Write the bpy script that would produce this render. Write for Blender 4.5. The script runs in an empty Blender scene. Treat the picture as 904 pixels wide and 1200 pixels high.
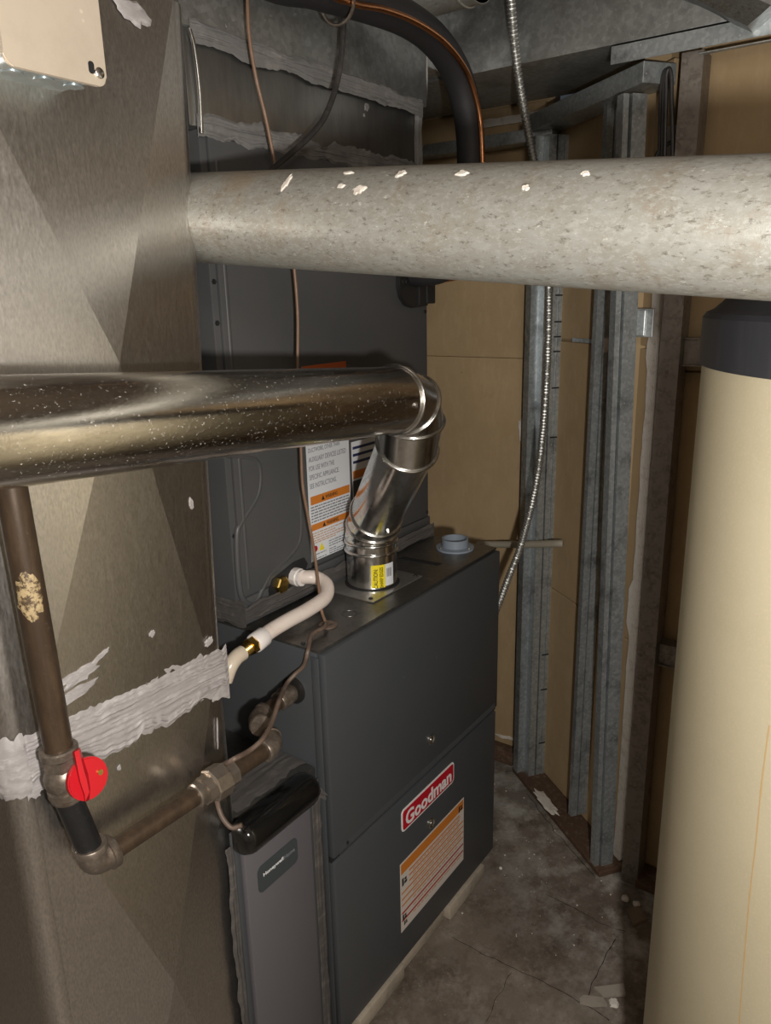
import bpy, bmesh, math, random
from mathutils import Vector, Matrix, noise

# ------------------------------------------------------------------ camera, world, light, exposure
scene = bpy.context.scene
COL = scene.collection
FPX = 895.0714
CAM = Vector((-0.932087, -0.812458, 1.477442))
RV = Vector((0.574949, -0.817895, -0.021946))
UV = Vector((0.233758, 0.138501, 0.962380))
FV = Vector((0.784086, 0.558450, -0.270820))
cd = bpy.data.cameras.new('camera')
cam = bpy.data.objects.new('camera', cd)
COL.objects.link(cam)
cd.sensor_fit = 'VERTICAL'
cd.sensor_height = 36.0
cd.lens = FPX / 1200 * 36
cd.clip_start = 0.02
cam.matrix_world = Matrix(((RV.x, UV.x, -FV.x, CAM.x), (RV.y, UV.y, -FV.y, CAM.y), (RV.z, UV.z, -FV.z, CAM.z), (0, 0, 0, 1)))
scene.camera = cam

w = bpy.data.worlds.new('world')
scene.world = w
w.use_nodes = True
w.node_tree.nodes['Background'].inputs[0].default_value = (0.75, 0.88, 1.0, 1)
w.node_tree.nodes['Background'].inputs[1].default_value = 0.045

def lamp(name, loc, energy, size, col, target=None, kind='POINT'):
    l = bpy.data.lights.new(name, kind)
    l.energy = energy
    l.color = col
    if kind == 'AREA':
        l.shape = 'SQUARE'
        l.size = size
    else:
        l.shadow_soft_size = size
    o = bpy.data.objects.new(name, l)
    COL.objects.link(o)
    o.location = loc
    if target is not None:
        o.rotation_euler = (Vector(target) - Vector(loc)).to_track_quat('-Z', 'Y').to_euler()
    return o
KEY = Vector((-0.875, -0.935, 1.395))
lamp('work_light', KEY, 57.0, 0.022, (1.0, 0.955, 0.895))
lamp('fill_light', (-1.7, -1.9, 2.2), 12.0, 0.5, (1.0, 0.94, 0.86), (0, 0, 1.0), 'AREA')  # added soft fill behind the viewer, no fixture of the room
vs = scene.view_settings
vs.view_transform = 'Standard'
vs.look = 'None'
vs.gamma = 1.0
vs.use_curve_mapping = False
vs.exposure = 0.0

FLOOR = -0.04
W, H = 0.688, 0.876                    # furnace width and height

# ------------------------------------------------------------------ helpers
def ray(px, py):
    return FV + (px - 452) / FPX * RV - (py - 600) / FPX * UV
def P(px, py, ax, val):                # the point of a plane that stands at a spot of the frame
    d = ray(px, py)
    i = 'xyz'.index(ax)
    return CAM + d * ((val - CAM[i]) / d[i])
def D(px, py, dist):
    return CAM + ray(px, py) * dist

def root_loc(p):
    while p is not None and p.parent is not None:
        p = p.parent
    return Vector(p.location) if p is not None else Vector((0, 0, 0))

def finish(name, bm, m, parent=None, smooth=35, bevel=0):
    if bevel:
        bmesh.ops.bevel(bm, geom=[e for e in bm.edges], offset=bevel, segments=2, affect='EDGES', profile=0.5)
    bmesh.ops.recalc_face_normals(bm, faces=bm.faces)
    me = bpy.data.meshes.new(name)
    off = root_loc(parent)
    if parent is not None:
        bmesh.ops.translate(bm, verts=bm.verts, vec=-off)
    else:
        # origin at the middle of the base
        xs = [v.co.x for v in bm.verts]; ys = [v.co.y for v in bm.verts]; zs = [v.co.z for v in bm.verts]
        off = Vector(((min(xs) + max(xs)) / 2, (min(ys) + max(ys)) / 2, min(zs)))
        bmesh.ops.translate(bm, verts=bm.verts, vec=-off)
    bm.to_mesh(me)
    bm.free()
    if smooth:
        for p in me.polygons:
            p.use_smooth = True
        me.set_sharp_from_angle(angle=math.radians(smooth))
    for mm in (m if isinstance(m, (list, tuple)) else [m]):
        me.materials.append(mm)
    o = bpy.data.objects.new(name, me)
    COL.objects.link(o)
    if parent is None:
        o.location = off
    else:
        o.parent = parent
    return o

def tag(o, label=None, cat=None, group=None, kind=None):
    if label: o['label'] = label
    if cat: o['category'] = cat
    if group: o['group'] = group
    if kind: o['kind'] = kind
    return o

def thing(name, loc, label, cat, group=None):
    o = bpy.data.objects.new(name, None)
    o.empty_display_size = 0.05
    COL.objects.link(o)
    o.location = loc
    return tag(o, label, cat, group)

def B():
    return bmesh.new()

def box(bm, x0, x1, y0, y1, z0, z1, bev=0, seg=2):
    vs_ = [bm.verts.new(c) for c in ((x0, y0, z0), (x1, y0, z0), (x1, y1, z0), (x0, y1, z0), (x0, y0, z1), (x1, y0, z1), (x1, y1, z1), (x0, y1, z1))]
    fs = [bm.faces.new([vs_[i] for i in f]) for f in ((0, 3, 2, 1), (4, 5, 6, 7), (0, 1, 5, 4), (1, 2, 6, 5), (2, 3, 7, 6), (3, 0, 4, 7))]
    if bev:
        es = list({e for f in fs for e in f.edges})
        bmesh.ops.bevel(bm, geom=es, offset=bev, segments=seg, affect='EDGES', profile=0.5)
    return bm

def prism(bm, pts, axis, a, b, bev=0):
    """polygon in the plane across `axis`, extruded from a to b"""
    def mk(p, q):
        if axis == 'y': return (p[0], q, p[1])
        if axis == 'x': return (q, p[0], p[1])
        return (p[0], p[1], q)
    A = [bm.verts.new(mk(p, a)) for p in pts]
    C = [bm.verts.new(mk(p, b)) for p in pts]
    n = len(pts)
    fs = [bm.faces.new(A), bm.faces.new(C[::-1])]
    for i in range(n):
        fs.append(bm.faces.new((A[i], A[(i + 1) % n], C[(i + 1) % n], C[i])))
    if bev:
        es = list(fs[0].edges) + list(fs[1].edges)
        bmesh.ops.bevel(bm, geom=es, offset=bev, segments=2, affect='EDGES')
    return bm

def rrect(x0, x1, z0, z1, r, n=5):
    out = []
    for cx, cz, a0 in ((x1 - r, z1 - r, 0), (x0 + r, z1 - r, 90), (x0 + r, z0 + r, 180), (x1 - r, z0 + r, 270)):
        for k in range(n + 1):
            a = math.radians(a0 + 90 * k / n)
            out.append((cx + r * math.cos(a), cz + r * math.sin(a)))
    return out

def cat_rom(pts, k=8):
    pts = [Vector(p) for p in pts]
    q = [2 * pts[0] - pts[1]] + pts + [2 * pts[-1] - pts[-2]]
    out = []
    for i in range(1, len(q) - 2):
        a, b, c, d = q[i - 1], q[i], q[i + 1], q[i + 2]
        for j in range(k):
            t = j / k
            out.append(0.5 * ((2 * b) + (c - a) * t + (2 * a - 5 * b + 4 * c - d) * t * t + (3 * b - a - 3 * c + d) * t ** 3))
    out.append(pts[-1])
    return out

def resample(pts, step):
    out = [pts[0].copy()]
    acc = 0.0
    for a, b in zip(pts, pts[1:]):
        L = (b - a).length
        if L < 1e-9: continue
        t = step - acc
        while t <= L:
            out.append(a.lerp(b, t / L))
            t += step
        acc = (acc + L) % step
    return out

def sweep(bm, pts, r, n=16, cap=True, ring=None, tw=0.0):
    """tube along a line; r one radius or one per point; ring = cross-section as unit (a, b) pairs"""
    pts = [Vector(p) for p in pts]
    m = len(pts)
    rs = list(r) if isinstance(r, (list, tuple)) else [r] * m
    T = []
    for i in range(m):
        a = pts[max(i - 1, 0)]; b = pts[min(i + 1, m - 1)]
        t = b - a
        T.append(t.normalized() if t.length > 1e-9 else (T[-1] if T else Vector((0, 0, 1))))
    up = Vector((0, 0, 1)) if abs(T[0].z) < 0.9 else Vector((1, 0, 0))
    N = (up - T[0] * up.dot(T[0])).normalized()
    rings = []
    sec = ring or [(math.cos(2 * math.pi * k / n + tw), math.sin(2 * math.pi * k / n + tw)) for k in range(n)]
    for i in range(m):
        if i:
            q = T[i - 1].rotation_difference(T[i])
            N = q @ N
            N = (N - T[i] * N.dot(T[i])).normalized()
        Bn = T[i].cross(N)
        rings.append([bm.verts.new(pts[i] + (N * a + Bn * b) * rs[i]) for a, b in sec])
    k = len(sec)
    for i in range(m - 1):
        for j in range(k):
            bm.faces.new((rings[i][j], rings[i][(j + 1) % k], rings[i + 1][(j + 1) % k], rings[i + 1][j]))
    if cap:
        bm.faces.new(rings[0][::-1])
        bm.faces.new(rings[-1])
    return bm

def shell(bm, a, b, r, t=0.0015, n=40):
    """an open round pipe with wall thickness between two points"""
    a = Vector(a); b = Vector(b)
    d = (b - a)
    return sweep(bm, [a, b, b, a], [r, r, r - t, r - t], n, cap=False)

def lathe(bm, prof, c, n=64, axis='z'):
    rings = []
    for rr, z in prof:
        rr = max(rr, 1e-5)
        ring = []
        for k in range(n):
            a = 2 * math.pi * k / n
            if axis == 'z': p = (c[0] + rr * math.cos(a), c[1] + rr * math.sin(a), c[2] + z)
            elif axis == 'y': p = (c[0] + rr * math.cos(a), c[1] + z, c[2] + rr * math.sin(a))
            else: p = (c[0] + z, c[1] + rr * math.cos(a), c[2] + rr * math.sin(a))
            ring.append(bm.verts.new(p))
        rings.append(ring)
    for i in range(len(rings) - 1):
        for k in range(n):
            bm.faces.new((rings[i][k], rings[i][(k + 1) % n], rings[i + 1][(k + 1) % n], rings[i + 1][k]))
    bm.faces.new(rings[0][::-1])
    bm.faces.new(rings[-1])
    return bm

def bead(bm, c, ax, R, r, n=40, m=8):
    """a rolled bead: a small torus around an axis"""
    c = Vector(c); ax = Vector(ax).normalized()
    up = Vector((0, 0, 1)) if abs(ax.z) < 0.9 else Vector((1, 0, 0))
    N = (up - ax * up.dot(ax)).normalized(); Bn = ax.cross(N)
    rings = []
    for k in range(n):
        a = 2 * math.pi * k / n
        d = N * math.cos(a) + Bn * math.sin(a)
        rings.append([bm.verts.new(c + d * (R + r * math.cos(2 * math.pi * j / m)) + ax * r * math.sin(2 * math.pi * j / m)) for j in range(m)])
    for k in range(n):
        for j in range(m):
            bm.faces.new((rings[k][j], rings[(k + 1) % n][j], rings[(k + 1) % n][(j + 1) % m], rings[k][(j + 1) % m]))
    return bm

def screw(name, c, r, m, parent, axis='y', h=0.003):
    s = -1 if axis == 'y' else 1
    bm = B()
    if axis == 'y':
        lathe(bm, [(r * 1.25, 0), (r * 1.25, -h * .35), (r, -h * .4), (r * .9, -h), (0.0001, -h)], c, 6 if r > .003 else 8, 'y')
    elif axis == 'x':
        lathe(bm, [(r * 1.25, 0), (r * 1.25, -h * .35), (r, -h * .4), (r * .9, -h), (0.0001, -h)], c, 8, 'x')
    else:
        lathe(bm, [(r * 1.25, 0), (r * 1.25, h * .35), (r, h * .4), (r * .9, h), (0.0001, h)], c, 8, 'z')
    return finish(name, bm, m, parent, 30)

def text(name, body, width, height, loc, m, parent, bold=0.0, align='CENTER', ext=0.0003, spacing=1.0):
    """flat raised lettering on a face that looks towards -Y; fitted to width x height"""
    cu = bpy.data.curves.new(name, 'FONT')
    cu.body = body
    cu.align_x = 'LEFT'
    cu.size = 1.0
    cu.offset = bold
    cu.resolution_u = 3
    cu.space_character = spacing
    cu.extrude = 0.01
    o = bpy.data.objects.new(name, cu)
    COL.objects.link(o)
    bpy.context.view_layer.update()
    me = bpy.data.meshes.new_from_object(o.evaluated_get(bpy.context.evaluated_depsgraph_get()))
    bpy.data.objects.remove(o)
    bm = B()
    bm.from_mesh(me)
    bpy.data.meshes.remove(me)
    xs = [v.co.x for v in bm.verts]; ys = [v.co.y for v in bm.verts]
    x0, x1, y0, y1 = min(xs), max(xs), min(ys), max(ys)
    sx = width / (x1 - x0) if width else height / (y1 - y0)
    sy = height / (y1 - y0) if height else sx
    for v in bm.verts:
        X = (v.co.x - (x0 + x1) / 2) * sx if align == 'CENTER' else (v.co.x - x0) * sx
        Z = (v.co.y - (y0 + y1) / 2) * sy
        Y = -v.co.z * ext / 0.01
        v.co = (loc[0] + X, loc[1] + Y, loc[2] + Z)
    return finish(name, bm, m, parent, 0)

def mastic(name, path, vdir, nrm, wid, m, parent, seed=0, thick=0.004, N=140, M=22, rag=0.45, streak=1.0):
    """brushed duct sealant: a lumpy, ragged strip lying on a face"""
    path = resample(cat_rom(path, 12), 0.001)
    L = len(path)
    vdir = Vector(vdir).normalized(); nrm = Vector(nrm).normalized()
    bm = B()
    rows = []
    for i in range(N + 1):
        c = path[min(L - 1, int(i * (L - 1) / N))]
        s = i / N * L * 0.001
        up = wid * (1 + rag * (noise.noise((s * 11, seed, 0)) + .55 * noise.noise((s * 30, seed, 3)) + .3 * noise.noise((s * 95, seed, 5))))
        dn = wid * (1 + rag * (noise.noise((s * 11, seed, 7)) + .55 * noise.noise((s * 30, seed, 11)) + .3 * noise.noise((s * 95, seed, 13))))
        e = min(1, i / 6, (N - i) / 6)
        row = []
        for j in range(M + 1):
            v = j / M * 2 - 1
            q = (v * up if v > 0 else v * dn)
            edge = min(1, (1 - abs(v)) * 4)
            h = thick * edge * (.35 + .65 * abs(noise.noise((s * 5 + noise.noise((s * 4, v, seed)), v * 8 * streak, seed + 20))) * 1.7 + .12 * noise.noise((s * 60, v * 14, seed)))
            row.append(bm.verts.new(c + vdir * q + nrm * (h * (0.3 + .7 * e) - 0.0004)))
        rows.append(row)
    for i in range(N):
        for j in range(M):
            bm.faces.new((rows[i][j], rows[i + 1][j], rows[i + 1][j + 1], rows[i][j + 1]))
    o = finish(name, bm, m, parent, 60)
    return o

def patch(bm, c, a, b, nrm, la, lb, seed, thick=0.002, n=14, pts=22):
    """a ragged smear of sealant or chip of plaster"""
    c = Vector(c); a = Vector(a); b = Vector(b); nrm = Vector(nrm)
    ctr = bm.verts.new(c + nrm * thick)
    r1, r2 = [], []
    for k in range(pts):
        t = 2 * math.pi * k / pts
        f = 1 + .55 * noise.noise((math.cos(t) * 2.2, math.sin(t) * 2.2, seed))+ .3 * noise.noise((math.cos(t) * 6, math.sin(t) * 6, seed + 4))
        p = a * (la * f * math.cos(t)) + b * (lb * f * math.sin(t))
        r1.append(bm.verts.new(c + p * .75 + nrm * thick))
        r2.append(bm.verts.new(c + p - nrm * 0.0004))
    for k in range(pts):
        bm.faces.new((ctr, r1[k], r1[(k + 1) % pts]))
        bm.faces.new((r1[k], r2[k], r2[(k + 1) % pts], r1[(k + 1) % pts]))
    return bm

# ------------------------------------------------------------------ materials
def mat(name, base, rough=0.5, metal=0.0, mix=(), bump=(), rvar=None, spec=0.5, coat=0.0, dust=None):
    """mix: (texture, scale xyz, colour, low, high) layers over the base colour; bump: (texture, scale xyz, strength, distance)"""
    m = bpy.data.materials.new(name)
    m.use_nodes = True
    nt = m.node_tree
    N = nt.nodes; Lk = nt.links
    bs = N['Principled BSDF']
    tc = N.new('ShaderNodeTexCoord')
    def tex(kind, sc):
        mp = N.new('ShaderNodeMapping')
        mp.inputs['Scale'].default_value = sc
        Lk.new(tc.outputs['Object'], mp.inputs[0])
        if kind == 'noise':
            t = N.new('ShaderNodeTexNoise'); t.inputs['Scale'].default_value = 1; t.inputs['Detail'].default_value = 5; o = t.outputs[0]
        elif kind == 'rough':
            t = N.new('ShaderNodeTexNoise'); t.inputs['Scale'].default_value = 1; t.inputs['Detail'].default_value = 9; t.inputs['Roughness'].default_value = .75; o = t.outputs[0]
        elif kind == 'cell':
            t = N.new('ShaderNodeTexVoronoi'); t.inputs['Scale'].default_value = 1
            g = N.new('ShaderNodeSeparateColor'); Lk.new(t.outputs['Color'], g.inputs[0]); Lk.new(mp.outputs[0], t.inputs['Vector'])
            return g.outputs[0]
        elif kind == 'spot':
            t = N.new('ShaderNodeTexVoronoi'); t.inputs['Scale'].default_value = 1; o = t.outputs['Distance']
        elif kind == 'wave':
            t = N.new('ShaderNodeTexWave'); t.inputs['Scale'].default_value = 1; t.inputs['Distortion'].default_value = 2; o = t.outputs[1]
        Lk.new(mp.outputs[0], t.inputs['Vector'])
        return o
    col = None
    for kind, sc, c2, lo, hi in mix:
        t = tex(kind, sc)
        rp = N.new('ShaderNodeMapRange'); rp.inputs[1].default_value = lo; rp.inputs[2].default_value = hi
        Lk.new(t, rp.inputs[0])
        mx = N.new('ShaderNodeMix'); mx.data_type = 'RGBA'
        Lk.new(rp.outputs[0], mx.inputs[0])
        if col is None: mx.inputs[6].default_value = (*base, 1)
        else: Lk.new(col, mx.inputs[6])
        mx.inputs[7].default_value = (*c2, 1)
        col = mx.outputs[2]
    if col is None: bs.inputs['Base Color'].default_value = (*base, 1)
    else: Lk.new(col, bs.inputs['Base Color'])
    bs.inputs['Metallic'].default_value = metal
    if dust:                                   # pale dust and scuffs that lie on bare metal
        kind, sc, lo, hi, dc = dust
        rp = N.new('ShaderNodeMapRange'); rp.inputs[1].default_value = lo; rp.inputs[2].default_value = hi; rp.inputs[4].default_value = .8
        Lk.new(tex(kind, sc), rp.inputs[0])
        mx = N.new('ShaderNodeMix'); mx.data_type = 'RGBA'; Lk.new(rp.outputs[0], mx.inputs[0])
        if col is None: mx.inputs[6].default_value = (*base, 1)
        else: Lk.new(col, mx.inputs[6])
        mx.inputs[7].default_value = (*dc, 1); Lk.new(mx.outputs[2], bs.inputs['Base Color'])
        sb = N.new('ShaderNodeMath'); sb.operation = 'SUBTRACT'; sb.inputs[0].default_value = metal; sb.use_clamp = True
        Lk.new(rp.outputs[0], sb.inputs[1]); Lk.new(sb.outputs[0], bs.inputs['Metallic'])
    bs.inputs['Specular IOR Level'].default_value = spec
    bs.inputs['Coat Weight'].default_value = coat
    if rvar:
        kind, sc, lo, hi = rvar
        rp = N.new('ShaderNodeMapRange'); rp.inputs[1].default_value = .3; rp.inputs[2].default_value = .7
        rp.inputs[3].default_value = lo; rp.inputs[4].default_value = hi
        Lk.new(tex(kind, sc), rp.inputs[0]); Lk.new(rp.outputs[0], bs.inputs['Roughness'])
    else:
        bs.inputs['Roughness'].default_value = rough
    last = None
    for kind, sc, st, dist in bump:
        b = N.new('ShaderNodeBump'); b.inputs['Strength'].default_value = st; b.inputs['Distance'].default_value = dist
        Lk.new(tex(kind, sc), b.inputs['Height'])
        if last: Lk.new(last, b.inputs['Normal'])
        last = b.outputs[0]
    if last: Lk.new(last, bs.inputs['Normal'])
    return m

u3 = lambda s: (s, s, s)
M = {}
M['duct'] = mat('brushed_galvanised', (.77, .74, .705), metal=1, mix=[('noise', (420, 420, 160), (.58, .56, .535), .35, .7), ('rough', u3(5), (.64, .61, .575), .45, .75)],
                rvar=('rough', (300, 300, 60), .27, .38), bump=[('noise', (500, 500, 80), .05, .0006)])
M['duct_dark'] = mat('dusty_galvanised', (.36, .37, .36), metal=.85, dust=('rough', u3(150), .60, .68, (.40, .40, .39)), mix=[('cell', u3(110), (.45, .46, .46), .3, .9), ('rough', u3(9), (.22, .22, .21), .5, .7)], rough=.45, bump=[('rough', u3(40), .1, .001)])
M['plenum'] = mat('smooth_sheet_metal', (.40, .40, .39), metal=.95, mix=[('rough', (25, 25, 6), (.28, .28, .28), .4, .7)], rough=.36, bump=[('noise', u3(12), .1, .004)])
M['flue'] = mat('bright_vent_steel', (.70, .67, .62), metal=1, mix=[('rough', (14, 90, 90), (.44, .41, .37), .45, .75)],
                rvar=('rough', (90, 200, 200), .08, .24), bump=[('rough', u3(60), .05, .001), ('rough', u3(260), .16, .0008)], dust=('rough', (240, 320, 320), .60, .67, (.62, .59, .55)))
M['elbow'] = mat('elbow_steel', (.74, .74, .72), metal=1, dust=('rough', u3(230), .64, .70, (.62, .60, .57)), mix=[('rough', u3(60), (.55, .54, .52), .45, .7)], rvar=('rough', u3(80), .12, .28), bump=[('noise', u3(30), .06, .002)])
M['zinc'] = mat('weathered_zinc', (.285, .275, .24), metal=.35, mix=[('rough', (60, 25, 60), (.335, .335, .31), .42, .62), ('rough', u3(14), (.27, .235, .185), .50, .66), ('rough', (210, 110, 210), (.365, .36, .33), .50, .60), ('rough', (190, 85, 190), (.165, .15, .125), .55, .64), ('rough', (120, 60, 120), (.60, .59, .55), .62, .67), ('noise', u3(6), (.34, .25, .155), .62, .8)],
                rough=.45, bump=[('rough', u3(60), .22, .002), ('rough', u3(140), .14, .001)])
M['stud'] = mat('stud_steel', (.44, .48, .50), metal=.7, mix=[('cell', u3(150), (.56, .60, .61), .3, .9), ('rough', u3(14), (.20, .21, .22), .52, .7), ('spot', u3(60), (.70, .72, .72), .16, .06)], rough=.42, bump=[('rough', u3(50), .1, .001)])
M['stud_dark'] = mat('brown_stained_steel', (.27, .24, .21), metal=.6, mix=[('rough', u3(30), (.12, .095, .08), .45, .7), ('cell', u3(140), (.28, .25, .22), .4, 1)], rough=.5, bump=[('rough', u3(50), .1, .001)])
M['furnace'] = mat('charcoal_paint', (.058, .064, .071), rough=.42, mix=[('rough', u3(5), (.066, .068, .070), .4, .7), ('spot', u3(14), (.11, .115, .12), .05, .02)], bump=[('noise', u3(300), .05, .0005)])
M['furnace_top'] = mat('worn_dark_galvanised', (.17, .165, .155), metal=.85, mix=[('rough', u3(16), (.26, .24, .21), .5, .7), ('rough', u3(60), (.11, .105, .10), .5, .7)], rough=.38)
M['coil'] = mat('coil_grey_paint', (.072, .074, .077), rough=.45, mix=[('rough', u3(5), (.082, .080, .078), .4, .7)], bump=[('noise', u3(8), .05, .004)])
M['seam'] = mat('dark_gap', (.012, .012, .013), rough=.7)
M['mastic'] = mat('grey_duct_sealant', (.33, .305, .30), rough=.5, mix=[('rough', (18, 18, 60), (.52, .50, .49), .5, .72), ('rough', u3(45), (.30, .28, .27), .5, .7)], bump=[('rough', u3(120), .3, .002)])
M['mastic_dim'] = mat('dusty_duct_sealant', (.19, .185, .18), rough=.6, mix=[('rough', u3(20), (.31, .295, .28), .5, .72), ('rough', u3(55), (.17, .16, .15), .5, .7)], bump=[('rough', u3(100), .3, .002)])
M['mastic_brown'] = mat('smeared_brown_sealant', (.085, .078, .074), rough=.36, mix=[('rough', (20, 60, 60), (.17, .15, .135), .5, .74)], bump=[('rough', u3(60), .3, .003)])
M['drywall'] = mat('kraft_paper_face', (.45, .32, .175), rough=.8, mix=[('rough', u3(3), (.37, .262, .142), .4, .7), ('rough', (40, 40, 12), (.48, .355, .21), .5, .75), ('spot', u3(11), (.20, .12, .06), .03, .015), ('rough', u3(7), (.36, .24, .14), .62, .78)], bump=[('noise', u3(60), .04, .001)])
M['gypsum'] = mat('broken_gypsum', (.74, .69, .62), rough=.9, mix=[('rough', u3(40), (.52, .45, .38), .5, .7)], bump=[('rough', u3(120), .5, .003)])
M['rot'] = mat('rotted_brown_timber', (.10, .055, .032), rough=.85, mix=[('rough', u3(50), (.21, .15, .10), .5, .72)], bump=[('rough', u3(80), .6, .006)])
M['room_wall'] = mat('painted_room_wall', (.42, .38, .32), rough=.8, mix=[('rough', u3(3), (.34, .30, .25), .4, .7)])
M['ceiling'] = mat('dark_joist_board', (.17, .13, .095), rough=.85, mix=[('rough', (4, 40, 10), (.10, .07, .05), .4, .7)])
M['iron'] = mat('black_iron_pipe', (.060, .040, .026), rough=.36, metal=.35, mix=[('rough', (60, 60, 14), (.10, .066, .040), .45, .7), ('rough', u3(150), (.17, .13, .09), .6, .75)], bump=[('rough', u3(120), .12, .001)])
M['iron_black'] = mat('fresh_black_pipe', (.022, .022, .023), rough=.3, metal=.3, mix=[('rough', u3(90), (.06, .058, .055), .55, .72)])
M['fitting'] = mat('malleable_fitting', (.16, .13, .105), rough=.38, metal=.6, mix=[('rough', u3(60), (.30, .255, .21), .45, .7), ('rough', u3(25), (.12, .085, .06), .52, .7)], bump=[('rough', u3(160), .25, .001)])
M['fitting_bright'] = mat('zinc_union', (.38, .33, .28), rough=.33, metal=.85, mix=[('rough', u3(60), (.28, .22, .17), .45, .7)])
M['dope'] = mat('cracked_tan_sealant', (.40, .30, .16), rough=.6, mix=[('rough', u3(110), (.07, .042, .02), .47, .56)], bump=[('rough', u3(160), .4, .002)])
M['red'] = mat('red_handle_plastic', (.50, .010, .018), rough=.33, mix=[('rough', u3(90), (.50, .01, .015), .5, .7)], bump=[('noise', u3(200), .12, .001)])
M['pvc'] = mat('white_pvc', (.80, .70, .63), rough=.35, mix=[('rough', u3(30), (.70, .58, .50), .52, .75)])
M['pvc_white'] = mat('white_pvc_fitting', (.84, .79, .76), rough=.35)
M['clear'] = mat('yellowed_plastic_elbow', (.62, .53, .42), rough=.25)
M['brass'] = mat('brass', (.74, .52, .16), rough=.25, metal=1, mix=[('rough', u3(90), (.50, .34, .10), .5, .7)])
M['copper'] = mat('copper', (.62, .28, .13), rough=.3, metal=1, mix=[('rough', u3(40), (.42, .18, .08), .5, .7)])
M['wire'] = mat('brown_wire_jacket', (.23, .135, .085), rough=.45, mix=[('rough', u3(40), (.31, .21, .15), .5, .7)])
M['cable'] = mat('brown_cable_jacket', (.12, .082, .062), rough=.5, mix=[('rough', u3(50), (.19, .14, .11), .5, .7)])
M['blackcable'] = mat('black_cable_jacket', (.035, .033, .033), rough=.4, mix=[('rough', u3(12), (.10, .085, .075), .5, .7)])
M['foam'] = mat('black_pipe_foam', (.022, .021, .023), rough=.6, bump=[('noise', u3(60), .2, .003)])
M['rubber'] = mat('black_rubber', (.018, .017, .016), rough=.45)
M['gloss_black'] = mat('glossy_black_plastic', (.006, .006, .006), rough=.14, coat=.4)
M['conduit'] = mat('flexible_conduit_steel', (.55, .55, .53), metal=.9, rough=.42)
M['greypipe'] = mat('painted_conduit', (.42, .38, .30), rough=.45)
M['port'] = mat('blue_grey_plastic', (.23, .27, .32), rough=.4)
M['plate'] = mat('flat_galvanised_plate', (.46, .45, .43), metal=.9, rough=.36, mix=[('cell', u3(120), (.52, .51, .49), .3, .9)])
M['filter_door'] = mat('slate_filter_door', (.118, .112, .122), rough=.42, bump=[('noise', u3(200), .05, .0005)])
M['badge'] = mat('dark_slate_badge', (.052, .062, .066), rough=.45)
M['white_ink'] = mat('white_ink', (.80, .80, .80), rough=.5)
M['black_ink'] = mat('black_ink', (.015, .015, .018), rough=.5)
M['grey_ink'] = mat('grey_print', (.20, .21, .24), rough=.6)
M['orange_print'] = mat('faint_orange_print', (.55, .33, .20), rough=.6)
M['label_white'] = mat('white_label_film', (.72, .74, .77), rough=.4)
M['label_cream'] = mat('cream_label_film', (.66, .60, .54), rough=.45)
M['orange'] = mat('label_orange', (.62, .20, .025), rough=.45)
M['orange_red'] = mat('label_orange_red', (.60, .13, .03), rough=.45)
M['label_red'] = mat('label_red', (.42, .012, .022), rough=.45)
M['navy'] = mat('label_navy', (.02, .03, .10), rough=.45)
M['logo_red'] = mat('badge_red', (.48, .008, .022), rough=.35)
M['yellow'] = mat('caution_yellow', (.86, .70, .02), rough=.45)
M['steel'] = mat('bright_screw', (.62, .61, .58), metal=1, rough=.25)
M['dark_screw'] = mat('dark_screw', (.05, .05, .052), metal=.6, rough=.35)
M['box_cover'] = mat('painted_box_cover', (.62, .535, .425), rough=.45, metal=.25, mix=[('rough', u3(12), (.55, .47, .37), .45, .7), ('spot', u3(30), (.75, .66, .54), .08, .03)])
M['box_body'] = mat('galvanised_box', (.40, .46, .48), metal=.8, rough=.35, mix=[('cell', u3(60), (.50, .56, .58), .3, .9)])
M['tank'] = mat('cream_tank_shell', (.52, .46, .32), rough=.45, mix=[('rough', u3(4), (.48, .42, .285), .42, .7), ('noise', u3(350), (.57, .49, .34), .5, .8), ('rough', (25, 25, 1.2), (.56, .45, .28), .66, .78)], bump=[('noise', u3(260), .12, .001)])
M['rust'] = mat('rust_streak', (.50, .34, .16), rough=.6)
M['tank_cap'] = mat('charcoal_tank_cap', (.032, .033, .038), rough=.42, mix=[('rough', (60, 60, 4), (.045, .045, .05), .5, .7), ('rough', (70, 70, 5), (.16, .14, .10), .70, .78)])
M['block'] = mat('grey_brown_brick', (.40, .345, .27), rough=.85, mix=[('rough', u3(25), (.30, .255, .20), .45, .7), ('rough', u3(9), (.24, .22, .20), .55, .7)], bump=[('rough', u3(80), .3, .003)])
M['chip'] = mat('pale_chip', (.70, .66, .60), rough=.9)
M['tile'] = mat('broken_tile_face', (.24, .18, .13), rough=.7, mix=[('rough', u3(30), (.16, .12, .09), .5, .7)])
M['slate'] = mat('grey_broken_slab', (.36, .32, .27), rough=.8, mix=[('rough', u3(30), (.28, .25, .21), .5, .7)], bump=[('rough', u3(60), .3, .002)])
M['crack'] = mat('crack_dirt', (.030, .024, .020), rough=.95)

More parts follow.
